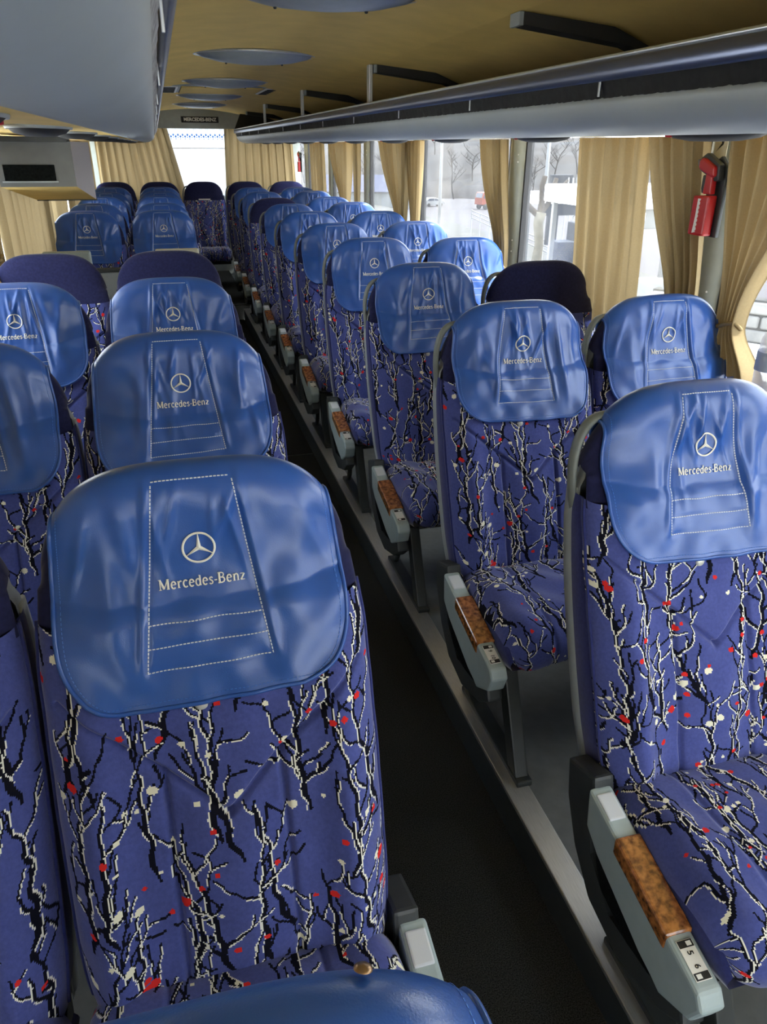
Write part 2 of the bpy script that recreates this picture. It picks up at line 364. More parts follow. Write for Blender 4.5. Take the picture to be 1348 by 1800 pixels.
# ------------------------------------------------------------------ luggage racks
def rack(s, label):
    R = thing('luggage_rack', label, 'luggage rack', group='overhead luggage racks')
    Ya, Yb = -1.6, 9.30
    def sweep(n, prof, m, smooth=True):
        P = np.array([[(CX + s * d, y, H(h)) for y in np.linspace(Ya, Yb, 12)] for d, h in prof]); return obj(n, grid_mesh(n, P, m, smooth=smooth), R)
    # curved valance: a closed lip with thickness
    a = np.linspace(0, 1, 14); cur = []
    for t in a:
        th = t * PI / 2
        cur.append((.437 + .100 * (1 - math.cos(th)), .088 - .064 * math.sin(th) ** 1.0))
    cur2 = [(.455, .092), (.441, .0915)] + cur + [(.545, .0235), (.55, .034)]
    sweep('valance', cur2, 'valance_grey')
    sweep('underside', [(.546, .030), (.7, .034), (1.0, .036), (DW, .038)], 'ceiling_tan', False)
    sweep('shelf', [(.45, .090), (.47, .078), (1.0, .062), (DW, .055)], 'rack_shelf', False)
    # net strip between valance and bar, gently crimped
    ys = np.linspace(Ya, Yb, 900); P = np.zeros((4, 900, 3)); rng = np.random.RandomState(4 + s)
    cr = .004 * np.sin(ys * 260) + .003 * np.sin(ys * 97 + 2) + .002 * rng.randn(900)
    for i, (d, h) in enumerate(((.4395, .088), (.436, .098), (.4315, .110), (.428, .124))):
        P[i, :, 0] = CX + s * (d + cr * (.6 if 0 < i < 3 else .15)); P[i, :, 1] = ys; P[i, :, 2] = H(h)
    obj('net_strip', grid_mesh('net_strip', P, 'net_grey' if s < 0 else 'net_shaded'), R)
    yy = np.linspace(Ya, Yb, 14)
    obj('rail', tube('rail', [(CX + s * .4165, y, H(.136)) for y in yy], .0190, 'bar_blue', 14, (.50, 1.0)), R)
    obj('rail_trim', tube('rail_trim', [(CX + s * .421, y, H(.157)) for y in yy], .0065, 'bar_trim', 8, (1.5, .8)), R)
    for y in np.arange(Ya + .3, Yb, .71):
        obj('rail_clip', box('rail_clip', min(CX + s * .424, CX + s * .4275), max(CX + s * .424, CX + s * .4275), y - .003, y + .003, H(.092), H(.125), 'bar_trim', .001), R)
    for q, y in enumerate((2.10, 3.54, 5.22, 7.05, 8.6, .55)):
        b = bmesh.new()
        prism_bm(b, [(CX + s * .49, H(.308)), (CX + s * .49, H(.280)), (CX + s * .80, H(.245)), (CX + s * .93, H(.20)), (CX + s * .93, H(.07)), (CX + s * 1.02, H(.07)), (CX + s * 1.02, H(.185)), (CX + s * .75, H(.286))], y - .03, y + .03, 'y')
        br = obj('divider_bracket', bm_mesh('divider_bracket', b, 'rack_dark'), R)
        obj('bracket_cap', box('bracket_cap', min(CX + s * .478, CX + s * .492), max(CX + s * .478, CX + s * .492), y - .03, y + .03, H(.278), H(.309), 'shell_grey', .003), br)
        if q in (1, 2, 3):
            obj('bracket_post', box('bracket_post', min(CX + s * .458, CX + s * .474), max(CX + s * .458, CX + s * .474), y - .022, y + .022, H(.14), H(.309), 'bar_trim', .003), br)
    # service pods on the underside
    for q, y in enumerate(np.arange(-.10 if s > 0 else -.53, 9.0, .79)):
        pod = obj('service_pod', lathe('service_pod', [(0, -.020), (.045, -.019), (.080, -.013), (.098, -.004), (.100, .003)], 'rack_dark', 24), R, (CX + s * .668, y, H(.033)))
        pod.scale = (.60, 1.55, 1)
        rm = obj('pod_rim', tube('pod_rim', [(.1 * math.cos(t), .1 * math.sin(t), -.002) for t in np.linspace(0, 2 * PI, 28, endpoint=False)], .0045, 'valance_grey', 6, closed=True), pod)
        bt = obj('call_button', lathe('call_button', [(0, -.006), (.008, -.005), (.010, .004)], 'hammer_red', 12), pod, (-s * .062, .066, -.006))
    # rear end cap
    obj('end_cap', prism('end_cap', [(CX + s * .42, H(.16)), (CX + s * .44, H(.08)), (CX + s * .54, H(.02)), (CX + s * DW, H(.03)), (CX + s * DW, H(.3)), (CX + s * .49, H(.31))], Yb, Yb + .03, 'rack_dark', 'y'), R)
    return R
rack(1, 'overhead luggage rack on the right with pale grey lip above the windows')
rack(-1, 'overhead luggage rack on the left, broad grey lip close overhead')

# ceiling lights -----------------------------------------------------
for i, y in enumerate((.72, 2.22, 3.72, 5.25, 6.72, 8.15)):
    if i == 0: continue
    lb = ['', 'large oval grey ceiling light nearest the camera', 'second oval grey ceiling light from the camera', 'third oval grey ceiling light, just before the roof hatch', 'fourth oval grey ceiling light, just behind the roof hatch', 'rearmost oval ceiling light before the rear wall'][i]
    L = thing('ceiling_light', lb, 'light', (CX + .01, y, H(.352)), 'oval ceiling lights along the aisle')
    ln = obj('lens', lathe('lens', [(0, -.042), (.08, -.040), (.16, -.032), (.225, -.018), (.25, -.004), (.252, .0)], 'lamp_lens', 40), L); ln.scale = (1, .62, 1)
    rm = obj('rim', tube('rim', [(.256 * math.cos(t), .256 * .62 * math.sin(t), -.004) for t in np.linspace(0, 2 * PI, 48, endpoint=False)], .007, 'lamp_rim', 6, closed=True), L)
    for q in (-.12, 0, .12): obj('screw', lathe('screw', [(0, -.003), (.004, -.002), (.005, .002)], 'frame_dark', 8), L, (q, .05, -.036))
hx, hy = CX + .02, 5.92
Hh = thing('roof_hatch', 'roof hatch panel with white vent grilles in the tan ceiling', 'hatch', (hx, hy, H(.350)))
bm = bmesh.new(); box_bm(bm, -.42, .42, -.36, .36, -.012, .006, .006); obj('frame', bm_mesh('frame', bm, 'shell_grey'), Hh)
obj('panel', box('panel', -.26, .26, -.31, .31, -.020, -.012, 'ceiling_tan', .004), Hh)
for s in (-1, 1):
    g = obj('grille', box('grille', min(s * .28, s * .40), max(s * .28, s * .40), -.30, .30, -.018, -.012, 'white', .003), Hh)
    for q in range(5):
        obj('slat', box('slat', min(s * .295, s * .385), max(s * .295, s * .385), -.26 + q * .11, -.19 + q * .11, -.0215, -.018, 'ink_black'), g)

# ------------------------------------------------------------------ seat fabric pattern
CELL = .0020
def pattern(W_, H_, seed):
    rng = random.Random(seed); nx, ny = int(round(W_ / CELL)), int(round(H_ / CELL)); A = np.zeros((nx, ny), np.int8)
    jit = np.random.RandomState(seed).rand(nx, ny)
    def stroke(x0, y0, x1, y1, r, lab, rag=.25):
        a0, a1 = int((min(x0, x1) - r * 1.6) / CELL), int((max(x0, x1) + r * 1.6) / CELL) + 2
        b0, b1 = int((min(y0, y1) - r * 1.6) / CELL), int((max(y0, y1) + r * 1.6) / CELL) + 2
        a0, b0 = max(a0, 0), max(b0, 0); a1, b1 = min(a1, nx), min(b1, ny)
        if a1 <= a0 or b1 <= b0: return
        X, Y = np.meshgrid((np.arange(a0, a1) + .5) * CELL, (np.arange(b0, b1) + .5) * CELL, indexing='ij')
        dx, dy = x1 - x0, y1 - y0; l2 = dx * dx + dy * dy + 1e-12
        t = np.clip(((X - x0) * dx + (Y - y0) * dy) / l2, 0, 1)
        d = np.hypot(X - x0 - t * dx, Y - y0 - t * dy)
        A[a0:a1, b0:b1][d < r * (1 + rag * (jit[a0:a1, b0:b1] - .5))] = lab
    blacks, whites = [], []; occ = {}; G = .0066; uid = [0]
    def grow(x, y, ang, length, r, depth, side, parent=-1):
        uid[0] += 1; me_ = uid[0]
        n = max(3, int(length / .0075)); a = ang; px, py = x, y; rr = r; drift = rng.uniform(-.02, .02); zig = rng.choice((-1, 1)); pts = [(px, py, rr)]
        nextb = rng.randint(2, 4)
        for i in range(n):
            if i % 3 == 0: zig = -zig
            a += drift + zig * rng.uniform(.08, .36) + (PI / 2 - a) * .13
            step = .0075 * rng.uniform(.8, 1.2); px += math.cos(a) * step; py += math.sin(a) * step
            key = (int(px / G), int(py / G)); ow = occ.get(key)
            if ow is not None and ow != me_ and depth > 0 and not (i < 3 and ow == parent): break
            occ[key] = me_
            rr = r * (1 - .75 * i / n) * (min(1., .45 + .2 * i) if depth == 0 else 1.); pts.append((px, py, rr))
            if depth < 3 and i == nextb and i < n - 1:
                sd = rng.choice((-1, 1)); nextb += rng.randint(2, 3) if depth == 0 else rng.randint(2, 4)
                grow(px, py, a + sd * rng.uniform(.45, .95), length * rng.uniform(.25, .48) if depth == 0 else length * rng.uniform(.45, .7), rr * .78, depth + 1, sd, me_)
        if len(pts) < 3: return
        for p, q in zip(pts[:-1], pts[1:]): blacks.append((p[0], p[1], q[0], q[1], max(q[2], .0017)))
        if rng.random() < (.1, .15, .3, .6)[depth]: return
        off = side; st = int(len(pts) * rng.uniform(.0, .35)); en = len(pts) if rng.random() < .7 else int(len(pts) * .75)
        for p, q in zip(pts[st:en - 1], pts[st + 1:en]):
            dx, dy = q[0] - p[0], q[1] - p[1]; l = math.hypot(dx, dy) + 1e-9; o = off * (max(p[2], .0011) + .0006)
            whites.append((p[0] - dy / l * o, p[1] + dx / l * o, q[0] - dy / l * o, q[1] + dx / l * o, .00092))
    cols = 8
    for c_ in range(cols):
        y = -rng.uniform(.02, .16)
        while y < H_:
            x = (c_ + .5) * W_ / cols + rng.uniform(-.022, .022); L_ = rng.uniform(.16, .27)
            grow(x, y, PI / 2 + rng.uniform(-.22, .22), L_, rng.uniform(.0040, .0054), 0, rng.choice((-1, 1)))
            y += L_ * rng.uniform(.70, .95)
    for b in blacks: stroke(*b, 1)
    for wv in whites: stroke(*wv, 2, .9)
    for lab, nn in ((3, int(W_ * H_ * 165)), (4, int(W_ * H_ * 165))):
        for i in range(nn):
            x, y = rng.uniform(0, W_), rng.uniform(0, H_); r = rng.choice((.0028, .0034, .0042, .0055)); a = rng.uniform(-.4, .9); e = r * .25
            stroke(x - math.cos(a) * e, y - math.sin(a) * e, x + math.cos(a) * e, y + math.sin(a) * e, r, lab, .15)
    return A

# ------------------------------------------------------------------ seat shape (local: x across, y to the rear, z up; it faces -y)
def interp(z, tab):
    zs = [t[0] for t in tab]; vs = [t[1] for t in tab]; return np.interp(z, zs, vs)
def smooth_tab(tab, n=200):
    z = np.array([t[0] for t in tab]); v = np.array([t[1] for t in tab]); zz = np.linspace(z[0], z[-1], n)
    vv = np.interp(zz, z, v); kz = np.ones(15) / 15; pad = np.pad(vv, 7, mode='reflect', reflect_type='odd'); vv = np.convolve(pad, kz, 'valid')
    return list(zip(zz, vv))
BACK_Y = smooth_tab([(.30, -.218), (.36, -.205), (.44, -.178), (.50, -.155), (.58, -.125), (.65, -.098), (.735, -.066), (.80, -.042), (.86, -.016), (.9255, .009), (.97, .018), (1.0, .026)])
BACK_HW = smooth_tab([(.30, .208), (.40, .219), (.60, .223), (.78, .222), (.86, .214), (.95, .205)])
Z_SPLIT = .835
def back_front(u, z):
    """front surface of the back cushion, u in -1..1"""
    yc = interp(z, BACK_Y); hw = interp(z, BACK_HW); au = np.abs(u); x = hw * u
    low = np.clip((.80 - z) / .25, 0, 1)
    bol = .032 * np.exp(-((au - .76) / .15) ** 2) * low
    lum = .012 * np.exp(-((z - .50) / .09) ** 2) * np.exp(-(au / .35) ** 2)
    pil = .009 * np.cos(np.clip(x / .07, -1, 1) * PI / 2) * low
    edge = .060 * (1 - np.clip(1 - au ** 7, 0, 1) ** (1 / 2.2))
    # seams: V from the shoulders to the middle, then two straight seams
    def seg(x0, z0, x1, z1, wd, dp):
        dx, dz = x1 - x0, z1 - z0; t = np.clip(((x - x0) * dx + (z - z0) * dz) / (dx * dx + dz * dz), 0, 1)
        d = np.hypot(x - x0 - t * dx, z - z0 - t * dz); return dp * np.exp(-(d / wd) ** 2)
    g = seg(-.20, .745, .0, .585, .0045, .009) + seg(.20, .745, .0, .585, .0045, .009) + seg(-.078, .645, -.078, .34, .0045, .009) + seg(.078, .645, .078, .34, .0045, .009)
    rip = .0012 * np.sin(x * 95 + z * 30) * np.sin(z * 38 + 1) + .001 * np.sin(x * 60 - z * 75)
    return x, yc - bol - lum - pil + edge + g + rip
def fabric_back(k):
    W_, H_ = .46, .545; pat = pattern(W_, H_, 11 + k); nx, ny = pat.shape
    u = np.linspace(-1, 1, nx + 1); u = np.sign(u) * (1 - (1 - np.abs(u)) ** 1.12); z = np.linspace(.325, Z_SPLIT, ny + 1)
    U, Z = np.meshgrid(u, z, indexing='ij'); X, Y = back_front(U, Z)
    return grid_mesh('backrest', np.stack([X, Y, Z], -1), ['velvet_blue', 'thread_black', 'thread_white', 'thread_red', 'thread_cream'], pat)
CUSH = [(-.165, .335), (-.195, .366), (-.24, .380), (-.30, .388), (-.38, .392), (-.46, .390), (-.505, .380), (-.533, .360), (-.547, .335), (-.548, .310), (-.538, .283), (-.52, .268)]
def arc_tab(pts, n):
    p = np.array(pts, float)
    for _ in range(3):
        q = np.repeat(p, 2, 0)[1:-1]; p2 = np.empty_like(q); p2[0::2] = .75 * p[:-1] + .25 * p[1:]; p2[1::2] = .25 * p[:-1] + .75 * p[1:]; p = np.vstack([p[:1], p2, p[-1:]])
    s = np.r_[0, np.cumsum(np.hypot(*np.diff(p, axis=0).T))]; t = np.linspace(0, s[-1], n)
    return np.interp(t, s, p[:, 0]), np.interp(t, s, p[:, 1]), s[-1]
def fabric_cushion(k):
    _, _, L_ = arc_tab(CUSH, 10); W_ = .46; pat = pattern(W_, L_, 31 + k)[:, ::-1]; nx, ny = pat.shape
    cy, cz, _ = arc_tab(CUSH, ny + 1); u = np.linspace(-1, 1, nx + 1)
    ty = np.gradient(cy); tz = np.gradient(cz); ll = np.hypot(ty, tz); ny_, nz_ = tz / ll, -ty / ll    # outward normal
    U = u[:, None]; au = np.abs(U)
    hw = .219 - .012 * np.clip((-.40 - cy[None, :]) / .14, 0, 1) ** 2
    drop = .062 * (1 - np.clip(1 - au ** 7, 0, 1) ** (1 / 2.2)) - .010 * np.exp(-((au - .78) / .16) ** 2) + .003 * np.sin(U * 9 + cy[None, :] * 40)
    seam = .005 * np.exp(-((hw * au - .105) / .006) ** 2)
    d = drop + seam
    P = np.stack([hw * U + 0 * d, cy[None, :] - ny_[None, :] * d * .8, cz[None, :] - nz_[None, :] * d], -1)
    return grid_mesh('seat_cushion', P, ['velvet_blue', 'thread_black', 'thread_white', 'thread_red', 'thread_cream'], pat)
# backs of cushions, shells -------------------------------------------
SHELL_Y = smooth_tab([(.26, -.092), (.36, -.060), (.50, -.008), (.68, .050), (.80, .078), (.86, .088), (.92, .090), (.97, .084)])
def side_panel(s):
    zs = np.linspace(.325, Z_SPLIT, 40); P = np.zeros((6, 40, 3))
    for j, z in enumerate(zs):
        x, y = back_front(np.array([s * 1.0]), np.array([z])); hw = abs(x[0]); yb = interp(z, SHELL_Y) - .004
        for i, t in enumerate(np.linspace(0, 1, 6)):
            P[i, j] = (s * (hw - .004 + .005 * math.sin(t * PI)), y[0] - .004 + (yb - y[0] + .004) * t, z)
    return grid_mesh('side_panel', P, 'side_blue')
def piping_back(s):
    path = []
    for z in np.linspace(.33, Z_SPLIT, 40):
        x, y = back_front(np.array([s * .995]), np.array([z])); path.append((x[0] + s * .001, y[0] + .002, z))
    return tube('piping', path, .0034, 'side_blue', 6)
def shell():
    zs = np.linspace(.27, .955, 46); us = np.r_[-1, np.linspace(-1, 1, 23), 1]; P = np.zeros((len(us), len(zs), 3))
    for j, z in enumerate(zs):
        hw = interp(z, BACK_HW) - .002; tz = (z - .955) / .10
        if z > .855: hw = hw * (max(0., 1 - ((z - .855) / .103) ** 3.0)) ** .33 * .97 + .0001
        yb = interp(z, SHELL_Y)
        for i, u in enumerate(us):
            au = abs(u); y = yb + .012 - .022 * au ** 4
            if i == 0 or i == len(us) - 1: P[i, j] = (u * (hw - .001), yb - .040, z)
            else: P[i, j] = (u * hw, y, z)
    return grid_mesh('back_shell', P, 'shell_grey')
def shell_edge(s):
    """grey rounded edge strip of the shell seen from the aisle"""
    zs = np.linspace(.27, .84, 30); path = [(s * (interp(z, BACK_HW) - .0045), interp(z, SHELL_Y) - .012, z) for z in zs]
    return tube('shell_edge', path, .011, 'shell_grey', 8, (1.9, .6))
def handle(s):
    pts = [(.213, .058, .79), (.218, .066, .84), (.219, .072, .885), (.213, .074, .925), (.200, .074, .955), (.180, .076, .970), (.15, .078, .972)]
    p = np.array(pts)
    for _ in range(2):
        q = np.empty((2 * (len(p) - 1), 3)); q[0::2] = .75 * p[:-1] + .25 * p[1:]; q[1::2] = .25 * p[:-1] + .75 * p[1:]; p = np.vstack([p[:1], q, p[-1:]])
    p[:, 0] *= s
    return tube('grab_handle', p, .0075, 'shell_dim', 8, (1.7, 1.0))
# headrest pillow and its cover share one profile -----------------------------
CORE_Z = .875
PROF = [(-.066, .732), (-.053, .765), (-.040, .80), (-.024, .835), (-.009, .870), (.002, .90), (.007, .93), (.010, .96), (.013, .988), (.021, 1.010), (.036, 1.024), (.054, 1.027), (.072, 1.020), (.086, 1.003), (.094, .975), (.096, .945), (.094, .915)]
NP_ = 140
pY, pZ, PLEN = arc_tab(PROF, NP_)
pT = np.linspace(0, PLEN, NP_)
def core_y(z): return interp(z, BACK_Y) + .048
def head_pt(x, t, off=0., hwm=.208):
    """point on the headrest/cover surface; t = arc length from the front lower hem"""
    y = np.interp(t, pT, pY); z = np.interp(t, pT, pZ)
    e = 1.5e-3; ty = np.interp(t + e, pT, pY) - np.interp(t - e, pT, pY); tz = np.interp(t + e, pT, pZ) - np.interp(t - e, pT, pZ)
    l = np.hypot(ty, tz) + 1e-9; ny, nz = -tz / l, ty / l
    y = y + ny * off; z = z + nz * off
    a = np.clip(np.abs(x) / hwm, 0, .9999); fz = (1 - a ** 3.6) ** (1 / 1.7); fy = (1 - a ** 3.0) ** (1 / 2.2)
    cy = core_y(np.minimum(z, .97))
    back = y > cy
    y2 = np.where(back, cy + (y - cy) * (.35 + .65 * fy), cy + (y - cy) * fy)
    z2 = np.where(z > CORE_Z, CORE_Z + (z - CORE_Z) * fz, z)
    return np.stack([x + 0 * y2, y2, z2], -1)
def t_of_z(z):
    i = np.argmax(pZ); return float(np.interp(z, pZ[:i], pT[:i]))
def headrest():
    n = 41; u = np.linspace(-1, 1, n); x = .2075 * np.sign(u) * (1 - (1 - np.abs(u)) ** 1.8); ts = np.linspace(t_of_z(.825), PLEN, 46)
    X, T = np.meshgrid(x, ts, indexing='ij'); P = head_pt(X, T, -.0075); P[..., 0] *= np.interp(np.interp(T, pT, pZ), [.825, .90], [1.045, 1.0])
    return grid_mesh('headrest', P, 'velour_navy')
T_HEM = 0.0; T_END = PLEN - .004
def cover_hw(t):
    """half width of the cover along its length, rounded at the lower front hem"""
    r = .085
    base = np.interp(t, [0, .10, .20, .27, .32, PLEN], [.186, .192, .190, .186, .182, .176])
    q = np.clip(1 - t / r, 0, 1)
    return base - r * (1 - np.sqrt(np.clip(1 - q ** 2, 0, 1)))
def wrinkle(x, t, k):
    rng = random.Random(70 + k); z = np.interp(t, pT, pZ); w_ = 0 * x
    fr = np.clip((.31 - t) / .05, 0, 1)
    calm = .55 if k == 0 else 1.
    for i in range(8):
        a = rng.uniform(-.06, .06); sl = rng.uniform(-.45, .45); t0 = rng.uniform(.18, .27); wd = rng.uniform(.0045, .0085); am = calm * rng.uniform(.004, .0085); ln = rng.uniform(.04, .085)
        w_ = w_ + am * np.exp(-((x - a - sl * (t - t0)) / wd) ** 2) * np.exp(-((t - t0) / ln) ** 2)
    for i in range(6):
        a = rng.choice((-1, 1)) * rng.uniform(.075, .16); sl = rng.uniform(-.35, .35); t0 = rng.uniform(.08, .26); wd = rng.uniform(.008, .018); am = calm * rng.uniform(.005, .010); ln = rng.uniform(.05, .10)
        w_ = w_ + am * np.exp(-((x - a - sl * (t - t0)) / wd) ** 2) * np.exp(-((t - t0) / ln) ** 2)
    half = .050 + .032 * np.clip((.30 - t) / .25, 0, 1)          # trapezoid seam
    w_ = w_ + (.0045 * np.exp(-((np.abs(x) - half - .008) / .0055) ** 2) - .003 * np.exp(-((np.abs(x) - half) / .003) ** 2)) * np.clip((t - .045) / .03, 0, 1)
    zone = np.exp(-(x / .07) ** 4) * np.exp(-((t - .165) / .055) ** 4); w_ = w_ * (1 - .55 * zone)
    puff = .007 * np.exp(-((np.abs(x) - .12) / .035) ** 2) * np.exp(-((t - .14) / .09) ** 2)
    for tl in (.052, .083, .113): w_ = w_ - .0012 * np.exp(-((t - tl) / .004) ** 2) * (np.abs(x) < half)
    w_ = w_ + .0015 * np.sin(x * 70 + k) * np.sin(t * 55 + 2 * k)
    return w_ * fr + puff * fr
def cover_pt(x, t, k, off=0.):
    x = np.asarray(x, float); t = np.asarray(t, float) + 0 * x
    tt = t + .010 * (x / .19) * math.sin(k * 1.7 + .4) * np.clip(1 - t / .2, 0, 1)      # slightly skewed hem
    lift = .010 * np.clip(1 - t / .06, 0, 1) ** 2
    wr = wrinkle(x, t, k); P = head_pt(x, np.clip(tt, 0, PLEN), .004 + wr + off + lift)
    z = P[..., 2]; hwb = interp(z, BACK_HW); yb = back_front(np.clip(x / hwb, -1, 1), z)[1] - .009 - wr * .8 - off - lift * .4
    yb = yb + .25 * np.clip((z - .838) / .12, 0, 1) ** 2 + np.where(t < .24, 0, 1)
    P[..., 1] = np.minimum(P[..., 1], yb)
    return P
def cover(k):
    u = np.linspace(-1, 1, 161); ts = np.r_[np.linspace(0, 1, 30) ** 1.8 * .085, np.linspace(.085, T_END, 110)[1:]]
    hw = cover_hw(ts); X = u[:, None] * hw[None, :]; T = np.broadcast_to(ts, X.shape)
    P = cover_pt(X, T, k); Pi = cover_pt(X, T, k, -.0032)
    nu, nv = P.shape[:2]; n = nu * nv; Q = grid_q(nu, nv)
    loop = [i * nv for i in range(nu)] + [(nu - 1) * nv + j for j in range(1, nv)] + [i * nv + nv - 1 for i in range(nu - 2, -1, -1)] + [j for j in range(nv - 2, 0, -1)]
    rim = [(loop[i], loop[(i + 1) % len(loop)], loop[(i + 1) % len(loop)] + n, loop[i] + n) for i in range(len(loop))]
    V = np.concatenate([P.reshape(-1, 3), Pi.reshape(-1, 3)]); Qa = np.concatenate([Q, Q[:, ::-1] + n, np.array(rim)])
    return fast_mesh('headrest_cover', V, Qa, 'leather_blue')
def outline(inset, n=160):
    ts = np.r_[np.linspace(0, 1, 40) ** 1.8 * .085, np.linspace(.085, T_END, 60)[1:]]; hw = cover_hw(ts) - inset
    L_ = [(-h, max(t, inset)) for h, t in zip(hw[::-1], ts[::-1])]; R_ = [(h, max(t, inset)) for h, t in zip(hw, ts)]
    bot = [(x, inset) for x in np.linspace(L_[-1][0], R_[0][0], 30)[1:-1]]
    return L_ + bot + R_
def piping(k):
    pts = outline(.0015); path = np.array([cover_pt(np.array(x), np.array(t), k, .0002) for x, t in pts])
    keep = [0]
    for i in range(1, len(path)):
        if np.linalg.norm(path[i] - path[keep[-1]]) > .004: keep.append(i)
    return tube('piping', path[keep], .0032, 'leather_blue', 6)
def ribbon_on_cover(strokes, k, off):
    """strokes: list of (points, width); flat ribbons following the cover"""
    V, F = [], []
    for pts, wd in strokes:
        pts = np.array(pts, float); d = np.gradient(pts, axis=0); d /= np.linalg.norm(d, axis=1)[:, None] + 1e-12
        nrm = np.stack([-d[:, 1], d[:, 0]], -1); wds = np.broadcast_to(np.asarray(wd, float), (len(pts),))[:, None] / 2
        A_ = pts + nrm * wds; B_ = pts - nrm * wds; b = len(V)
        pa = cover_pt(A_[:, 0], A_[:, 1], k, off); pb = cover_pt(B_[:, 0], B_[:, 1], k, off); pc = cover_pt(pts[:, 0], pts[:, 1], k, off + .0006)
        for a_, c_, b_ in zip(pa, pc, pb): V += [a_, c_, b_]
        for i in range(len(pts) - 1):
            q = b + 3 * i; F += [(q, q + 1, q + 4, q + 3), (q + 1, q + 2, q + 5, q + 4)]
    return V, F
def dashes(pts, L_, gap, wd):
    pts = np.array(pts, float); s = np.r_[0, np.cumsum(np.linalg.norm(np.diff(pts, axis=0), axis=1))]; out_ = []
    a = 0.
    while a + L_ < s[-1]:
        q = np.array([a, a + L_ / 2, a + L_]); out_.append((np.stack([np.interp(q, s, pts[:, 0]), np.interp(q, s, pts[:, 1])], -1), wd)); a += L_ + gap
    return out_
def stitching(k):
    st_ = []
    half = lambda t: .050 + .032 * min(1, max(0, (.30 - t) / .25))
    for s in (-1, 1): st_ += dashes([(s * half(t), t) for t in np.linspace(.052, .298, 30)], .0036, .0013, .0016)
    for t in (.052, .083, .113, .298): st_ += dashes([(x, t) for x in np.linspace(-half(t), half(t), 20)], .0036, .0013, .0016)
    V, F = ribbon_on_cover(st_, k, .0009); n0 = len(F)
    V2, F2 = ribbon_on_cover(dashes(outline(.011), .0034, .0020, .0012), k, .0006)
    F += [tuple(i + len(V) for i in f) for f in F2]; V = V + V2
    return pyd('stitching', V, F, ['thread_pale', 'thread_skyblue'], [0] * n0 + [1] * (len(F) - n0))
T_STAR = t_of_z(.9255)
def emblem(k):
    R_ = .0205; st_ = [([(R_ * math.cos(a), T_STAR + R_ * math.sin(a)) for a in np.linspace(0, 2 * PI, 40)], .0030)]
    V, F = ribbon_on_cover(st_, k, .0022)
    for q in range(3):                                   # three tapered arms, ridged along the middle
        a = PI / 2 + q * 2 * PI / 3; n = 7; b = len(V)
        rr = np.linspace(0, R_ - .001, n); wd = np.linspace(.0031, .0004, n)
        dx, dy = math.cos(a), math.sin(a)
        L_ = cover_pt(rr * dx - dy * wd, T_STAR + rr * dy + dx * wd, k, .0020); Rr = cover_pt(rr * dx + dy * wd, T_STAR + rr * dy - dx * wd, k, .0020); Cc = cover_pt(rr * dx, T_STAR + rr * dy, k, .0038)
        for p1, p2, p3 in zip(L_, Cc, Rr): V += [p1, p2, p3]
        for i in range(n - 1):
            z_ = b + 3 * i; F += [(z_, z_ + 1, z_ + 4, z_ + 3), (z_ + 1, z_ + 2, z_ + 5, z_ + 4)]
    return pyd('emblem', V, F, 'embroidery')
def ell(cx, cy, rx, ry, a0, a1, n=14): return [(cx + rx * math.cos(math.radians(a)), cy + ry * math.sin(math.radians(a))) for a in np.linspace(a0, a1, n)]
GL = {
 'M': (1.12, [([(.13, 0), (.13, 1)], .08), ([(.13, 1), (.52, .08)], .17), ([(.52, .08), (.92, 1)], .08), ([(.92, 1), (.92, 0)], .18), ([(0, .03), (.27, .03)], .07), ([(0, .97), (.2, .97)], .07), ([(.77, .03), (1.07, .03)], .07), ([(.88, .97), (1.07, .97)], .07)]),
 'e': (.60, [([(.08, .37), (.48, .37)], .07), (ell(.29, .34, .22, .33, 5, 318, 20), .13)]),
 'r': (.50, [([(.14, 0), (.14, .66)], .14), ([(.14, .44), (.24, .60), (.36, .65), (.46, .58)], .12), ([(.02, .03), (.30, .03)], .06), ([(.03, .64), (.14, .64)], .06)]),
 'c': (.56, [(ell(.30, .34, .22, .33, 45, 318, 18), .13)]),
 'd': (.66, [(ell(.28, .33, .21, .32, 0, 360, 22), .12), ([(.50, 1.0), (.50, 0)], .14), ([(.38, .98), (.5, .98)], .06), ([(.5, .03), (.62, .03)], .06)]),
 's': (.48, [([(.40, .56), (.30, .66), (.16, .64), (.09, .52), (.18, .40), (.32, .31), (.40, .19), (.33, .05), (.18, .01), (.06, .11)], .12)]),
 '-': (.36, [([(.04, .34), (.32, .34)], .10)]),
 'B': (.80, [([(.14, 0), (.14, 1)], .17), ([(.0, .97), (.40, .97), (.56, .90), (.58, .74), (.50, .58), (.36, .53), (.14, .53)], .10), ([(.36, .53), (.58, .46), (.66, .28), (.58, .10), (.40, .03), (.0, .03)], .12)]),
 'n': (.70, [([(.14, 0), (.14, .66)], .14), ([(.14, .48), (.26, .62), (.40, .66), (.52, .56), (.54, .40), (.54, 0)], .13), ([(.02, .03), (.27, .03)], .06), ([(.42, .03), (.67, .03)], .06), ([(.03, .64), (.14, .64)], .06)]),
 'z': (.56, [([(.06, .63), (.48, .63)], .08), ([(.46, .62), (.08, .04)], .14), ([(.06, .03), (.50, .03)], .08)]),
}
def lettering(k):
    s = 'Mercedes-Benz'; tot = sum(GL[c_][0] for c_ in s) + .06 * (len(s) - 1); sc = .112 / tot; x = -.056; st_ = []; base = t_of_z(.8745)
    for c_ in s:
        adv, sts = GL[c_]
        for pts, wd in sts:
            p = np.array(pts, float)
            if len(p) == 2: p = np.linspace(p[0], p[1], 4)
            st_.append((np.stack([x + p[:, 0] * sc, base + p[:, 1] * sc * 1.12], -1), wd * sc * 1.3))
        x += (adv + .06) * sc
    V, F = ribbon_on_cover(st_, k, .0022)
    return pyd('lettering', V, F, 'embroidery')
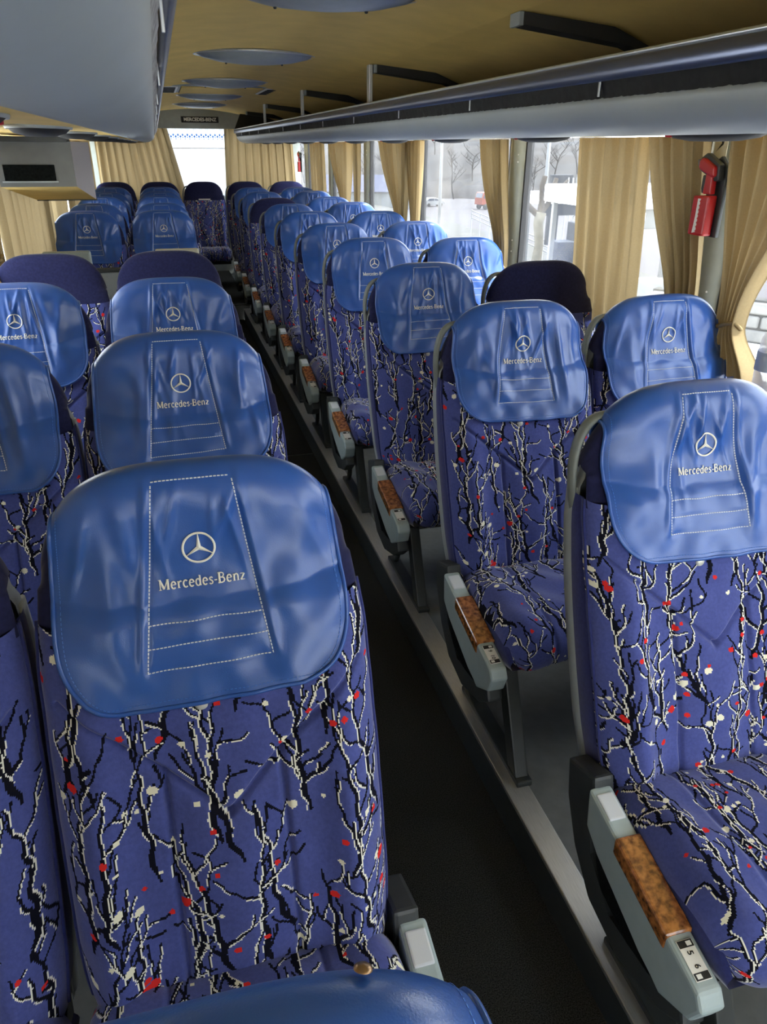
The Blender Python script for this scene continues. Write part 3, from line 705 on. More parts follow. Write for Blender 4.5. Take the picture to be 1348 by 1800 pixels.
def cushion_side(s):
    """plain navy flank under the patterned seat cushion"""
    n = 30; ys = np.linspace(-.165, -.525, n); P = np.zeros((6, n, 3))
    for j, y in enumerate(ys):
        top = np.interp(-y, [.165, .20, .46, .505, .525], [.30, .318, .335, .325, .30]); bot = np.interp(-y, [.165, .35, .45, .525], [.275, .262, .258, .272])
        hw = .213 - .012 * max(0, (-.40 - y) / .14) ** 2
        for i, t in enumerate(np.linspace(0, 1, 5)): P[i, j] = (s * (hw + .006 * math.sin(t * PI)), y, top + (bot - top) * t)
        P[5, j] = (s * .15, y, bot)
    return grid_mesh('cushion_side', P, 'side_blue')
def seat_pan():
    bm = bmesh.new(); prism_bm(bm, [(-.10, .30), (-.12, .235), (-.46, .225), (-.50, .262), (-.15, .275)], -.200, .200, 'x', .006)
    return bm_mesh('seat_pan', bm, 'leg_dark')
# aisle-side fittings (s = +1: on the seat's right hand side in the photo) ----
def arm_parts(s):
    def X(a): return s * a
    def pr_(nm, poly, a0, a1, m, bev, seg=2): return prism(nm, poly, min(X(a0), X(a1)), max(X(a0), X(a1)), m, 'x', bev, seg, False)
    d = {}
    d['arm_bracket'] = pr_('arm_bracket', [(-.105, .352), (-.195, .385), (-.205, .345), (-.190, .30), (-.215, .215), (-.30, .150), (-.42, .165), (-.50, .215), (-.515, .18), (-.46, .135), (-.34, .098), (-.235, .118), (-.165, .185), (-.120, .270)], .216, .256, 'frame_dark', .007)
    d['armrest'] = pr_('armrest', [(-.196, .366), (-.53, .292), (-.545, .268), (-.528, .225), (-.46, .185), (-.40, .205), (-.25, .255), (-.205, .285)], .222, .266, 'arm_grey', .008, 3)
    d['arm_recess'] = pr_('arm_recess', [(-.235, .240), (-.36, .200), (-.43, .178), (-.36, .165), (-.27, .185)], .225, .258, 'slot_black', .003)
    def line(y): return .366 + (y + .196) * (.074 / .334)
    d['wood_inlay'] = pr_('wood_inlay', [(-.292, line(-.292) - .030), (-.292, line(-.292) + .0045), (-.450, line(-.450) + .0045), (-.450, line(-.450) - .030)], .219, .2685, 'burl_wood', .006, 3)
    d['recline_button'] = pr_('recline_button', [(-.213, line(-.213) - .008), (-.213, line(-.213) + .003), (-.262, line(-.262) + .003), (-.262, line(-.262) - .008)], .228, .260, 'button_grey', .003)
    ang = math.atan2(.074, .334)
    return d, line, ang
def leg_parts(s):
    x = s * .197
    bm = bmesh.new(); prism_bm(bm, [(-.455, .262), (-.505, .262), (-.622, .008), (-.572, .008)], x - .017, x + .017, 'x', .004)
    d = {'leg': bm_mesh('leg', bm, 'leg_dark')}
    p = np.array([(x, -.30, .25), (x, -.325, .18), (x, -.335, .11), (x, -.315, .05), (x, -.29, .012)])
    d['strut'] = tube('strut', p, .011, 'leg_dark', 8)
    d['foot_rail'] = box('foot_rail', x - .020, x + .020, -.635, -.255, .004, .020, 'leg_dark', .004)
    return d
NV = 5
ME = dict(back=[fabric_back(i) for i in range(3)], cush=[fabric_cushion(i) for i in range(2)], side={s: side_panel(s) for s in (-1, 1)}, pipe={s: piping_back(s) for s in (-1, 1)}, shell=shell(), head=headrest(),
          cover=[cover(i) for i in range(NV)], piping=[piping(i) for i in range(NV)], stitch=[stitching(i) for i in range(NV)], emb=[emblem(i) for i in range(NV)], let=[lettering(i) for i in range(NV)],
          cside={s: cushion_side(s) for s in (-1, 1)}, pan=seat_pan(), hand={s: handle(s) for s in (-1, 1)}, edge={s: shell_edge(s) for s in (-1, 1)}, arm={s: arm_parts(s) for s in (-1, 1)}, leg={s: leg_parts(s) for s in (-1, 1)},
          snap=lathe('snap_button', [(0, -.004), (.005, -.0035), (.0085, -.001), (.009, .001)], 'snap_pale', 14, 'y'),
          snapb=lathe('snap_button', [(0, .0025), (.0035, .0022), (.0058, .0008), (.006, -.001)], 'bronze', 18, 'z'),
          strip=box('hook_strip', -.062, .062, -.003, 0, -.007, .007, 'plate_white', .001),
          inner_leg=box('leg', -.016, .016, -.016, .016, .005, .262, 'leg_dark', .004))
ORD = ['', 'first', 'second', 'third', 'fourth', 'fifth', 'sixth', 'seventh', 'eighth', 'ninth', 'tenth']
def make_seat(X, Y, side, aisle, covered, k, label, recl=0., nums=None, legs=True, dz=0., group='patterned blue bus seats', strip=False, dark=False):
    s = -1 if side == 'r' else 1                      # which flank faces the aisle
    S = thing('bus_seat', label, 'seat', (X, Y, dz), group)
    pv = Vector((0, -.19, .36)); Rm = Matrix.Rotation(-recl, 4, 'X'); MM = Matrix.Translation(pv) @ Rm @ Matrix.Translation(-pv)
    def bp(n, me, par=S):
        o = obj(n, me, par)
        if par is S: o.matrix_local = MM
        return o
    b = bp('backrest', ME['back'][k % 3]); [(obj('piping', ME['pipe'][q], b), bp('side_panel', ME['side'][q])) for q in (-1, 1)]
    hr = bp('headrest', ME['head']); sh = bp('back_shell', ME['shell']); (obj('grab_handle', ME['hand'][s], sh) if side == 'r' else None); obj('shell_edge', ME['edge'][s], sh)
    if covered:
        c_ = k % NV; cv = bp('headrest_cover', ME['cover'][c_])
        obj('piping', ME['piping'][c_], cv); obj('stitching', ME['stitch'][c_], cv, kind='stuff'); obj('emblem', ME['emb'][c_], cv); obj('lettering', ME['let'][c_], cv)
        sn = obj('snap_button', ME['snap'], cv); p = head_pt(np.array(-.02), np.array(.0), .004); sn.location = (p[0], p[1] - .002, p[2] - .006)
    elif strip:
        st_ = bp('hook_strip', ME['strip'], hr); p = head_pt(np.array(0.), np.array(t_of_z(.845)), -.003); st_.location = (0, p[1], p[2])
    obj('seat_cushion', ME['cush'][(k + 1) % 2], S); [obj('cushion_side', ME['cside'][q], S) for q in (-1, 1)]; obj('seat_pan', ME['pan'], S)
    if aisle:
        d, line, ang = ME['arm'][s]
        ar = obj('armrest', d['armrest'], S)
        for n in ('arm_bracket', 'arm_recess', 'wood_inlay', 'recline_button'): obj(n, d[n], ar)
        yc = -.487; pt = obj('seat_number_plate', ME['plate'][nums] if nums in ME['plate'] else ME['plate'][None], ar)
        pt.location = (s * .244, yc, line(yc) + .0006); pt.rotation_euler = (ang, 0, 0)
        if legs:
            for n in ('leg', 'strut', 'foot_rail'): obj(n, ME['leg'][s][n], S)
    elif legs:
        for yy in (-.45, -.20): o = obj('leg', ME['inner_leg'], S, (0, yy, 0))
    return S
def plate_mesh(nums):
    """white seat number plate: two seat pictograms and, where readable, the numbers"""
    bm = bmesh.new(); box_bm(bm, -.0135, .0135, -.029, .029, 0, .0012, .0004, 1); nf = len(bm.faces)
    me0 = bm_mesh('p', bm, ['plate_white', 'ink_black'])
    V = [tuple(v.co) for v in me0.vertices]; F = [tuple(p.vertices) for p in me0.polygons]; mi = [0] * len(F)
    def quad(x0, x1, y0, y1, z, m):
        b = len(V); V.extend([(x0, y0, z), (x1, y0, z), (x1, y1, z), (x0, y1, z)]); F.append((b, b + 1, b + 2, b + 3)); mi.append(m)
    quad(-.0125, .0125, .0175, .028, .0015, 1); quad(.001, .0095, .0195, .026, .0018, 0)
    quad(-.0125, .0125, -.028, -.0175, .0015, 1); quad(-.0095, -.001, -.026, -.0195, .0018, 0)
    for y_, t_ in zip((.0095, -.0095), nums or ()):
        tmx = text_mesh('n', t_, .0135, 'ink_black', .0, .0003)
        b = len(V); ca, sa = math.cos(-PI / 2), math.sin(-PI / 2)
        V.extend([(v.co.x * ca - v.co.y * sa + .000, v.co.x * sa + v.co.y * ca + y_, .0017) for v in tmx.vertices])
        for p in tmx.polygons: F.append(tuple(i + b for i in p.vertices)); mi.append(1)
    return pyd('seat_number_plate', V, F, ['plate_white', 'ink_black'], mi)
ME['plate'] = {None: plate_mesh(None), '5 6': plate_mesh(('5', '6')), '9 10': plate_mesh(('9', '10'))}

# ------------------------------------------------------------------ seats in place
XRA, XRW, XLA, XLW = .89, 1.345, -.003, -.459
PIT = .78
REC = [0, .01, -.012, .015, -.02, .008, -.006, .018, -.015, .004, .012]
for n in range(1, 11):
    Y = 1.05 + PIT * (n - 1)
    cov = n != 8
    lb = 'patterned aisle seat %s blue logo cover, right-hand block, %s row from the camera' % ('with' if cov else 'lacking its', ORD[n])
    if n == 1: lb = 'nearest right-hand aisle seat with blue logo cover and armrest numbered 5 6'
    if n == 2: lb = 'right-hand aisle seat with blue logo cover and armrest numbered 9 10'
    make_seat(XRA, Y, 'r', True, cov, n + 1, lb, REC[n], {1: '5 6', 2: '9 10'}.get(n))
    cov = n != 3
    lb = 'patterned window seat %s blue logo cover, right-hand block, %s row from the camera' % ('with' if cov else 'lacking its', ORD[n])
    if n == 3: lb = 'right-hand window seat with bare dark navy headrest, third row'
    make_seat(XRW, Y, 'r', False, cov, n + 3, lb, REC[-n])
for n in range(1, 5):
    Y = .892 + PIT * (n - 1); cov = n != 4
    lb = 'patterned aisle seat with blue logo cover, left-hand block, %s row from the camera' % ORD[n] if cov else 'bare navy aisle seat in front of the stairwell partition, left-hand block'
    if n == 1: lb = 'large foreground aisle seat with blue logo cover, left-hand block'
    make_seat(XLA, Y, 'l', True, cov, n - 1, lb, 0 if n < 4 else .0)
    lb = 'patterned window seat with blue logo cover, left-hand block, %s row from the camera' % ORD[n] if cov else 'bare navy window seat in front of the stairwell partition, left-hand block'
    if n == 1: lb = 'foreground window seat cut off at the left picture edge'
    make_seat(XLW, Y, 'l', False, cov, n + 1, lb, 0)
s0 = make_seat(XLA - .055, .892 - PIT + .052, 'l', True, True, 1, 'nearest seat, only its blue cover top showing at the bottom edge', 0)
cvo = [c_ for c_ in s0.children if c_.name.startswith('headrest_cover')][0]
sb = obj('snap_button', ME['snapb'], cvo); p = head_pt(np.array(.115), np.array(PLEN - .112), .0085); sb.location = (p[0], p[1], p[2]); sb.scale = (.85, .85, .85); sb.rotation_euler = (-.5, .25, 0); sb['label'] = 'bronze snap button'
for i in range(5):
    Y = 5.20 + .75 * i
    make_seat(XLA, Y, 'l', True, True, i, 'patterned aisle seat with blue cover behind the stairwell, %s of five' % ORD[i + 1], REC[i + 2])
    make_seat(XLW, Y, 'l', False, True, i + 2, 'patterned window seat with blue cover behind the stairwell, %s of five' % ORD[i + 1], REC[i + 4])
for i, X in enumerate((XLW, XLA, .4545, .912, 1.3695)):
    lb = ['leftmost', 'second from left', 'middle', 'second from right', 'rightmost'][i]
    make_seat(X, 8.96, 'r' if i > 1 else 'l', False, False, i, 'uncovered navy-topped seat of the rear bench row, %s' % lb, 0, legs=True, dz=.03, strip=(i == 2), group='rear bench seats')

# ------------------------------------------------------------------ stairwell partition and hanging box on the left
pt = thing('stair_partition', 'low grey partition between the stairwell and the rear left seats', 'partition', (0, 4.62, 0))
obj('panel', box('panel', CX - DW + .01, .17, -.012, .012, 0, H(-.635), 'shell_grey', .004), pt)
obj('top_rail', box('top_rail', CX - DW + .01, .17, -.022, .022, H(-.645), H(-.622), 'frame_dark', .006), pt)
for x0, x1, m in ((-.655, -.405, 'arm_grey'), (-.065, .175, 'pale_plate')):
    obj('folding_tray', box('folding_tray', x0, x1, -.040, -.004, H(-.80), H(-.525), m, .014, 3), pt)
hb = thing('door_header_box', 'hanging grey box with black vent slot above the left doorway', 'cabinet', (0, 0, 0))
xa, xb, ya, yb = -.622, -.33, 3.60, 4.55
zt, zf, zr = H(.010), H(-.158), H(-.262)
V = [(xa, ya, zt), (xb, ya, zt), (xb, ya, zf), (xa, ya, zf), (xa, yb, zt), (xb, yb, zt), (xb, yb, zr), (xa, yb, zr)]
obj('body', pyd('body', V, [(0, 1, 2, 3), (1, 5, 6, 2), (4, 7, 6, 5), (0, 4, 5, 1), (0, 3, 7, 4), (3, 2, 6, 7)], ['box_grey', 'box_side', 'ceiling_tan'], [0, 1, 0, 0, 0, 2]), hb)
obj('vent_slot', box('vent_slot', -.60, -.405, ya - .004, ya + .01, H(-.135), H(-.075), 'slot_black', .002), hb)
obj('slot_frame', box('slot_frame', -.61, -.398, ya - .008, ya - .002, H(-.142), H(-.136), 'shell_grey', .001), hb)
obj('gap_shadow_strip', box('gap_shadow_strip', xa, xb - .01, ya - .02, ya + .10, H(.008), H(.028), 'frame_dark', .003), hb)  # dark strip standing in for the shadow gap above the box
obj('lip', box('lip', xa, xb + .003, yb - .012, yb + .004, zr - .004, zr + .006, 'frame_dark'), hb)

# ------------------------------------------------------------------ curtains
def curtain(label, s, ytop, ybot, ztop=H(.033), zbot=H(-.59), tie=None, folds=7, amp=.022, seed=0, xoff=.075, ymid=None, m='curtain_beige', wall='side', group='beige window curtains'):
    """pleated cloth; ytop / ybot are (from, to) along the wall, tie = (height, y centre, half width)"""
    rng = random.Random(seed); nu, nv = folds * 14 + 1, 44; P = np.zeros((nu, nv, 3)); ph = rng.uniform(0, 6)
    wob = [rng.uniform(.6, 1.4) for _ in range(folds + 2)]
    for j in range(nv):
        t = j / (nv - 1); z = ztop + (zbot - ztop) * t
        a = ytop[0] + (ybot[0] - ytop[0]) * t; b = ytop[1] + (ybot[1] - ytop[1]) * t; sq = 1.
        if tie:
            zt_, yc_, hw_ = tie
            q = math.exp(-((z - zt_) / (.26 if z > zt_ else .10)) ** 2)
            a = a * (1 - q) + (yc_ - hw_) * q; b = b * (1 - q) + (yc_ + hw_) * q; sq = 1 - .45 * q
        for i in range(nu):
            u = i / (nu - 1); w_ = wob[int(u * folds)] * (1 - (u * folds) % 1) + wob[int(u * folds) + 1] * ((u * folds) % 1)
            uu = u + .020 * math.sin(u * folds * 2 * PI + ph)
            sn_ = math.sin(u * folds * 2 * PI + ph); dx = amp * sq * w_ * (abs(sn_) ** .7 * (1 if sn_ > 0 else -1)) + amp * .3 * math.sin(u * folds * 4.3 * PI + t * 2)
            y = a + (b - a) * uu
            if wall == 'side': P[i, j] = (CX + s * (DW - xoff) + dx, y, z)
            else: P[i, j] = (y, Y1 - .13 + dx, z)
    o = thing('curtain', label, 'curtain', group=group)
    obj('cloth', grid_mesh('cloth', P, m), o)
    if tie:
        zt_, yc_, hw_ = tie; xx = CX + s * (DW - xoff)
        path = [(xx + (amp * .7 + .006) * math.cos(t), yc_ + (hw_ * .9 + .002) * math.sin(t), zt_ + .01 * math.sin(t * 2)) for t in np.linspace(0, 2 * PI, 24, endpoint=False)]
        if wall == 'side': obj('tie_band', tube('tie_band', path, .006, 'frame_dark' if tie[0] < H(-.55) else m, 6, closed=True), o)
    return o
TZ = H(-.455)
curtain('beige curtain tied back beside the emergency hammer, nearest right window', 1, (1.58, 1.975), (1.66, 1.90), tie=(TZ, 1.83, .045), folds=6, amp=.024, seed=1, xoff=.085)
curtain('beige curtain just behind the emergency hammer pillar', 1, (2.085, 2.36), (1.99, 2.15), tie=(H(-.55), 2.07, .06), folds=5, amp=.022, seed=2)
curtain('broad beige curtain drawn over the second right window', 1, (2.385, 2.845), (2.34, 2.78), folds=5, amp=.018, seed=3)
curtain('beige curtain gathered before the riveted grey pillar', 1, (3.53, 3.83), (3.47, 3.68), tie=(H(-.52), 3.49, .05), folds=4, amp=.022, seed=4)
curtain('pale sunlit curtain left of the white car, right side', 1, (4.76, 5.02), (4.76, 4.98), tie=(H(-.50), 4.86, .06), folds=4, amp=.020, seed=5)
curtain('greyish beige curtain gathered behind the pale one, right side', 1, (5.03, 5.68), (5.05, 5.40), tie=(H(-.52), 5.18, .08), folds=6, amp=.024, seed=6)
curtain('pale sunlit curtain at the fifth right window', 1, (6.35, 6.56), (6.36, 6.54), tie=(H(-.50), 6.45, .06), folds=3, amp=.018, seed=7)
curtain('beige curtain beyond the fifth right window pillar', 1, (6.70, 7.52), (6.72, 7.25), tie=(H(-.52), 6.90, .10), folds=6, amp=.024, seed=8)
curtain('beige curtain near the rear right corner', 1, (7.80, 8.50), (7.75, 8.40), folds=6, amp=.020, seed=9)
curtain('unseen beige curtain added to dim the left window beside the photographer', -1, (-.5, .68), (-.5, .68), folds=9, amp=.024, seed=21)  # out of view, added so less light comes from the left
curtain('unseen beige curtain added to dim the left window of the second row', -1, (.85, 2.02), (.85, 2.02), folds=9, amp=.024, seed=22)  # also added out of view to hold back the left-hand light
curtain('beige curtain at the left picture edge beside the hanging box', -1, (3.05, 3.50), (3.15, 3.45), tie=(H(-.40), 3.34, .05), folds=4, amp=.024, seed=10, xoff=.09)
curtain('pinkish beige curtain under the hanging box, left side', -1, (3.72, 5.30), (3.72, 5.20), folds=9, amp=.018, seed=11)
curtain('cream curtain beside the first rear left window seat', -1, (5.5, 6.25), (5.45, 6.05), folds=5, amp=.020, seed=12)
curtain('beige curtain along the far left windows', -1, (6.5, 8.9), (6.5, 8.9), folds=14, amp=.02, seed=13)
curtain('greyish beige curtain left of the rear window', 1, (CX - DW + .10, .14), (CX - DW + .10, .30), ztop=H(.165), zbot=H(-.60), folds=10, amp=.026, seed=14, wall='rear', group='rear window curtains')
curtain('golden beige curtain right of the rear window', 1, (.77, CX + DW - .10), (.74, CX + DW - .06), ztop=H(.165), zbot=H(-.60), folds=9, amp=.026, seed=15, wall='rear', group='rear window curtains')
# white lace curtain with a blue diamond border
lc = thing('lace_curtain', 'white lace curtain with blue diamond border in the rear window', 'curtain', group='rear window curtains')
nu, nv = 90, 30; P = np.zeros((nu, nv, 3))
for i in range(nu):
    for j in range(nv):
        u, t = i / (nu - 1), j / (nv - 1); P[i, j] = (.12 + .67 * u, Y1 - .068 + .010 * math.sin(u * 60) + .005 * math.sin(u * 23 + 1), H(.165) + (H(-.60) - H(.165)) * t)
obj('cloth', grid_mesh('cloth', P, 'curtain_sheer'), lc)
V, F = [], []
for i in range(26):
    x = .135 + i * .0252; z = H(.092) + (.010 if i % 2 else -.006)
    for dz_, r in ((0, .012), (-.024, .006)):
        b = len(V); yy = Y1 - .086; V += [(x - r, yy, z + dz_), (x, yy, z + dz_ - r * 1.2), (x + r, yy, z + dz_), (x, yy, z + dz_ + r * 1.2)]; F.append((b, b + 1, b + 2, b + 3))
obj('diamond_border', pyd('diamond_border', V, F, 'curtain_blue'), lc, kind='stuff')
obj('seam_band', box('seam_band', .13, .78, Y1 - .087, Y1 - .085, H(-.035), H(-.028), 'box_side'), lc)

# ------------------------------------------------------------------ emergency hammers
def hammer(label, x, y, z, s, sc=1.0):
    Hm = thing('emergency_hammer', label, 'hammer', (x, y, z), 'red emergency hammers'); Hm.scale = (sc * -s, sc, sc)
    # local: x towards the aisle, y along the wall, z up; top of the head at z = 0
    R_ = lambda n, poly, a0, a1, m, bev=.004, par=Hm: obj(n, prism(n, poly, a0, a1, m, 'x', bev), par)
    br = R_('bracket', [(-.045, -.215), (.030, -.215), (.030, -.075), (.014, -.070), (.014, -.015), (-.012, 0), (-.045, -.03)], -.002, .010, 'frame_dark', .003)
    R_('head_loop', [(.052, -.005), (.030, .008), (-.035, -.022), (-.040, -.062), (-.020, -.066), (.048, -.040), (.060, -.022)], .010, .030, 'frame_dark', .006)
    R_('head', [(.046, -.012), (.030, -.004), (-.026, -.028), (-.030, -.052), (-.018, -.056), (.044, -.034)], .018, .040, 'hammer_red', .006)
    R_('steel_tip', [(.058, -.010), (.044, -.008), (.042, -.032), (.054, -.026)], .020, .036, 'pole_metal', .003)
    R_('handle', [(.010, -.045), (-.018, -.050), (-.022, -.100), (.012, -.100)], .018, .036, 'hammer_red', .004)
    R_('grip', [(.030, -.050), (.012, -.052), (.012, -.098), (.026, -.098), (.031, -.085)], .010, .030, 'frame_dark', .003)
    R_('holder', [(.042, -.105), (-.028, -.102), (-.028, -.212), (.042, -.212)], .012, .042, 'hammer_red', .006)
    pts = [(.016, -.112), (.004, -.112)]
    for q in range(8): pts += [(.005, -.116 - q * .0115), (.009, -.119 - q * .0115), (.005, -.122 - q * .0115)]
    pts += [(.020, -.206), (.016, -.16)]
    R_('serrated_strip', pts, .042, .0435, 'white', 0)
    return Hm
XI = CX + DW - .048
hammer('red emergency hammer in its holder between the near right curtains', XI - .03, 2.005, H(-.018), 1)
hammer('small red emergency hammer far back on the right rear pillar', XI - .02, 9.12, H(-.06), 1, .95)
hammer('small red emergency hammer far back on the left wall', CX - DW + .05, 9.0, H(-.06), -1, .95)
sk = thing('pictogram_sticker', 'pale square sticker with black hammer pictogram on the pillar top', 'sticker', (XI + .010, 2.07, H(.005)))
obj('backing', box('backing', -.001, .001, -.028, .028, -.03, .03, 'pale_plate'), sk)
obj('pictogram', prism('pictogram', [(.012, -.008), (.016, -.012), (-.004, .010), (.002, .018), (-.012, .014), (-.010, .006)], -.0022, -.0012, 'ink_black', 'x'), sk)
# bottle on the window ledge beside the nearest right window
bt = thing('plastic_bottle', 'pale clear plastic bottle with red cap by the near right window', 'bottle', (1.50, 1.60, H(-.595)))
obj('body', lathe('body', [(0, 0), (.034, .002), (.036, .012), (.034, .03), (.036, .10), (.034, .15), (.022, .175), (.013, .187), (.013, .20)], 'bottle_clear', 24), bt)
obj('label_band', lathe('label_band', [(.0368, .07), (.0368, .12)], 'bottle_label', 24), bt)
obj('cap', lathe('cap', [(.0145, .192), (.0145, .208), (.012, .210), (0, .210)], 'hammer_red', 18), bt)

# ------------------------------------------------------------------ outside
def ground():
    prof = [(-400, -1.2), (-40, -1.2), (9.5, -1.2), (10.5, -1.7), (16, -4.2), (45, -9.6), (700, -9.6)]
    ys = np.r_[-300, -100, -30, 0, np.linspace(5, 20, 10), np.linspace(25, 520, 26)]
    P = np.array([[(x + (np.interp(y, [9, 15], [0, -3.6]) if 5 < x < 20 else 0), y, z) for y in ys] for x, z in prof])
    me = grid_mesh('ground', P, ['concrete', 'grass_slope', 'asphalt'], np.repeat([0, 0, 0, 1, 1, 2], 39), False)
    return me
tag(obj('ground', ground()), 'pale lot and lower road outside the right windows', 'ground', kind='structure')
def hill():
    n, m = 60, 16; P = np.zeros((n, m, 3)); rng = np.random.RandomState(5)
    for i in range(n):
        a = math.radians(-25 + 135 * i / (n - 1))
        top = 16 + 3 * math.sin(i * .7) + 2.2 * math.sin(i * 1.9) + rng.uniform(-1, 1)
        for j in range(m):
            t = j / (m - 1); r = 190 + 110 * t + rng.uniform(-3, 3); P[i, j] = (r * math.sin(a), r * math.cos(a), -9.8 + top * t ** .8 + (rng.uniform(-.6, .6) if j else 0))
    return grid_mesh('hill', P, 'woods', None, True)
tag(obj('hill', hill()), 'brown wooded hillside closing the view beyond the road', 'hill', kind='structure')
def bare_tree(seed, h):
    rng = random.Random(seed); Vs, Qs, off = [], [], 0
    def br(p, d, L_, r, dep):
        nonlocal off
        n = 4; pts = [p]; dd = d
        for i in range(n):
            dd = (dd + Vector((rng.uniform(-.2, .2), rng.uniform(-.2, .2), rng.uniform(-.02, .16)))).normalized(); p = p + dd * L_ / n; pts.append(p)
            if dep < 3 and i >= 1:
                for _ in range(2 if dep < 2 else 1):
                    a = rng.uniform(0, 2 * PI); sd = Vector((math.cos(a), math.sin(a), rng.uniform(.4, 1.1))).normalized(); br(p, sd, L_ * rng.uniform(.4, .6), r * .5, dep + 1)
        V, Q = tube_np([tuple(q) for q in pts], np.linspace(r, r * .5, len(pts)), 4); Vs.append(V); Qs.append(Q + off); off += len(V)
    br(Vector((0, 0, 0)), Vector((0, 0, 1)), h * .75, h * .022, 0)
    return fast_mesh('branches', np.concatenate(Vs), np.concatenate(Qs), 'twig')
TM = [bare_tree(i, 9.) for i in range(4)]
rng = random.Random(3)
for i in range(26):
    a = math.radians(8 + 30 * (i + rng.random()) / 26); r = 190 + (i % 5) * 14; z = -9.8 + 15 * max(0, (r - 190) / 110) ** .8
    o = obj('bare_tree', TM[i % 4], None, (r * math.sin(a), r * math.cos(a), z)); sc = rng.uniform(.8, 1.1); o.scale = (sc, sc, sc); o.rotation_euler = (0, 0, rng.uniform(0, 6))
    tag(o, 'leafless brown tree among the distant woods beyond the road', 'tree', 'distant bare trees')
# pale street lamps
def pole(label, x, y, z0, z1, r=.09):
    t = thing('lamp_post', label, 'lamp post', (x, y, z0)); Hh_ = z1 - z0
    obj('mast', tube('mast', [(0, 0, 0), (0, 0, Hh_ * .3), (0, 0, Hh_)], [r, r * .9, r * .6], 'pole_metal', 10), t)
    obj('bracket_arm', tube('bracket_arm', [(0, 0, Hh_), (-.3, -.1, Hh_ + .3), (-1.0, -.2, Hh_ + .4)], r * .5, 'pole_metal', 8), t)
    obj('lamp_head', box('lamp_head', -1.5, -.9, -.32, -.08, Hh_ + .33, Hh_ + .45, 'pole_metal', .03), t)
def gp(px, py, b):                 # a place on the ground seen at a picture point, for laying out the far lot
    h = np.array([math.sin(YAW), math.cos(YAW), 0]); r0 = np.array([math.cos(YAW), -math.sin(YAW), 0]); z = np.array([0, 0, 1.])
    f = math.cos(PITCH) * h - math.sin(PITCH) * z; u = math.sin(PITCH) * h + math.cos(PITCH) * z
    d = r0 * (px - 674) / FPX - u * (py - 900) / FPX + f; return d * (-b / d[2])
pole('tall pale lamp post on the lot behind the white car', 17.6, 50.0, -4.9, 3.4, .12)
pole('tall pale lamp post beyond the white canopy', 15.05, 30.0, -5.0, 3.0, .10)
# white car
def car(loc, rz):
    t = thing('car', 'white car parked on the road below the woods', 'car', loc); t.rotation_euler = (0, 0, rz)
    side = [(-2.2, .45), (-2.25, .75), (-2.15, .98), (-1.9, 1.08), (-1.45, 1.55), (-.9, 1.66), (.3, 1.64), (.75, 1.5), (1.3, 1.08), (2.05, .95), (2.25, .7), (2.22, .42), (1.7, .32), (-1.7, .32)]
    obj('body', prism('body', side, -.9, .9, 'car_white', 'y', .07, 2), t)
    for s in (-1, 1):
        gl = [(-1.65, 1.10), (-1.30, 1.48), (-.15, 1.54), (-.15, 1.08)]; g2 = [(-.05, 1.08), (-.05, 1.54), (.55, 1.46), (1.05, 1.08)]
        obj('side_window', prism('side_window', gl, s * .905 - .01, s * .905 + .01, 'car_glass', 'y'), t); obj('side_window', prism('side_window', g2, s * .905 - .01, s * .905 + .01, 'car_glass', 'y'), t)
        for x in (-1.35, 1.4): obj('wheel', lathe('wheel', [(0, -.1), (.2, -.1), (.33, -.1), (.34, 0), (.33, .1), (.2, .1), (0, .1)], 'tyre', 18, 'y'), t, (x, s * .82, .34))
    obj('windscreen', pyd('windscreen', [(.80, -.75, 1.47), (.80, .75, 1.47), (1.27, .8, 1.11), (1.27, -.8, 1.11)], [(0, 1, 2, 3)], 'car_glass'), t)
    return t
P0 = gp(757, 362, 11.0); car((P0[0], P0[1], -9.6), .15)
# orange lorry
P0 = gp(862, 366, 11.0)
t = thing('dump_truck', 'orange dump truck parked on the road', 'truck', (P0[0], P0[1], -9.6)); t.rotation_euler = (0, 0, PI + .25)
obj('cab', prism('cab', [(1.6, .9), (1.6, 3.0), (2.0, 3.15), (3.2, 3.1), (3.55, 2.1), (3.6, .9)], -1.2, 1.2, 'truck_orange', 'y', .06), t)
for s in (-1, 1): obj('cab_window', prism('cab_window', [(2.0, 2.05), (2.0, 2.75), (3.05, 2.75), (3.3, 2.05)], s * 1.21 - .01, s * 1.21 + .01, 'car_glass', 'y'), t)
obj('windscreen', pyd('windscreen', [(3.27, -1.0, 2.95), (3.27, 1.0, 2.95), (3.58, 1.0, 2.15), (3.58, -1.0, 2.15)], [(0, 1, 2, 3)], 'car_glass'), t)
obj('tipper_body', prism('tipper_body', [(-3.8, 1.25), (-4.1, 2.8), (.9, 3.0), (1.3, 3.2), (1.2, 1.25)], -1.25, 1.25, 'truck_orange', 'y', .05), t)
obj('chassis', box('chassis', -3.6, 3.3, -.5, .5, .65, 1.1, 'stage_dark'), t)
for x in (-2.8, -1.4, 2.6):
    for s in (-1, 1): obj('wheel', lathe('wheel', [(0, -.17), (.3, -.17), (.52, -.16), (.54, 0), (.52, .16), (.3, .17), (0, .17)], 'tyre', 18, 'y'), t, (x, s * 1.05, .54))
# blue shed roof
P0 = gp(645, 365, 11.0)
t = thing('shed', 'low shed with blue roof at the wood edge', 'building', (P0[0], P0[1], -9.6)); t.rotation_euler = (0, 0, -.2)
obj('walls', box('walls', -9, 9, -4, 4, 0, 3.2, 'box_grey'), t)
obj('roof', prism('roof', [(-4.6, 3.1), (4.6, 3.1), (0, 6.0)], -9.6, 9.6, 'roof_blue', 'x'), t)
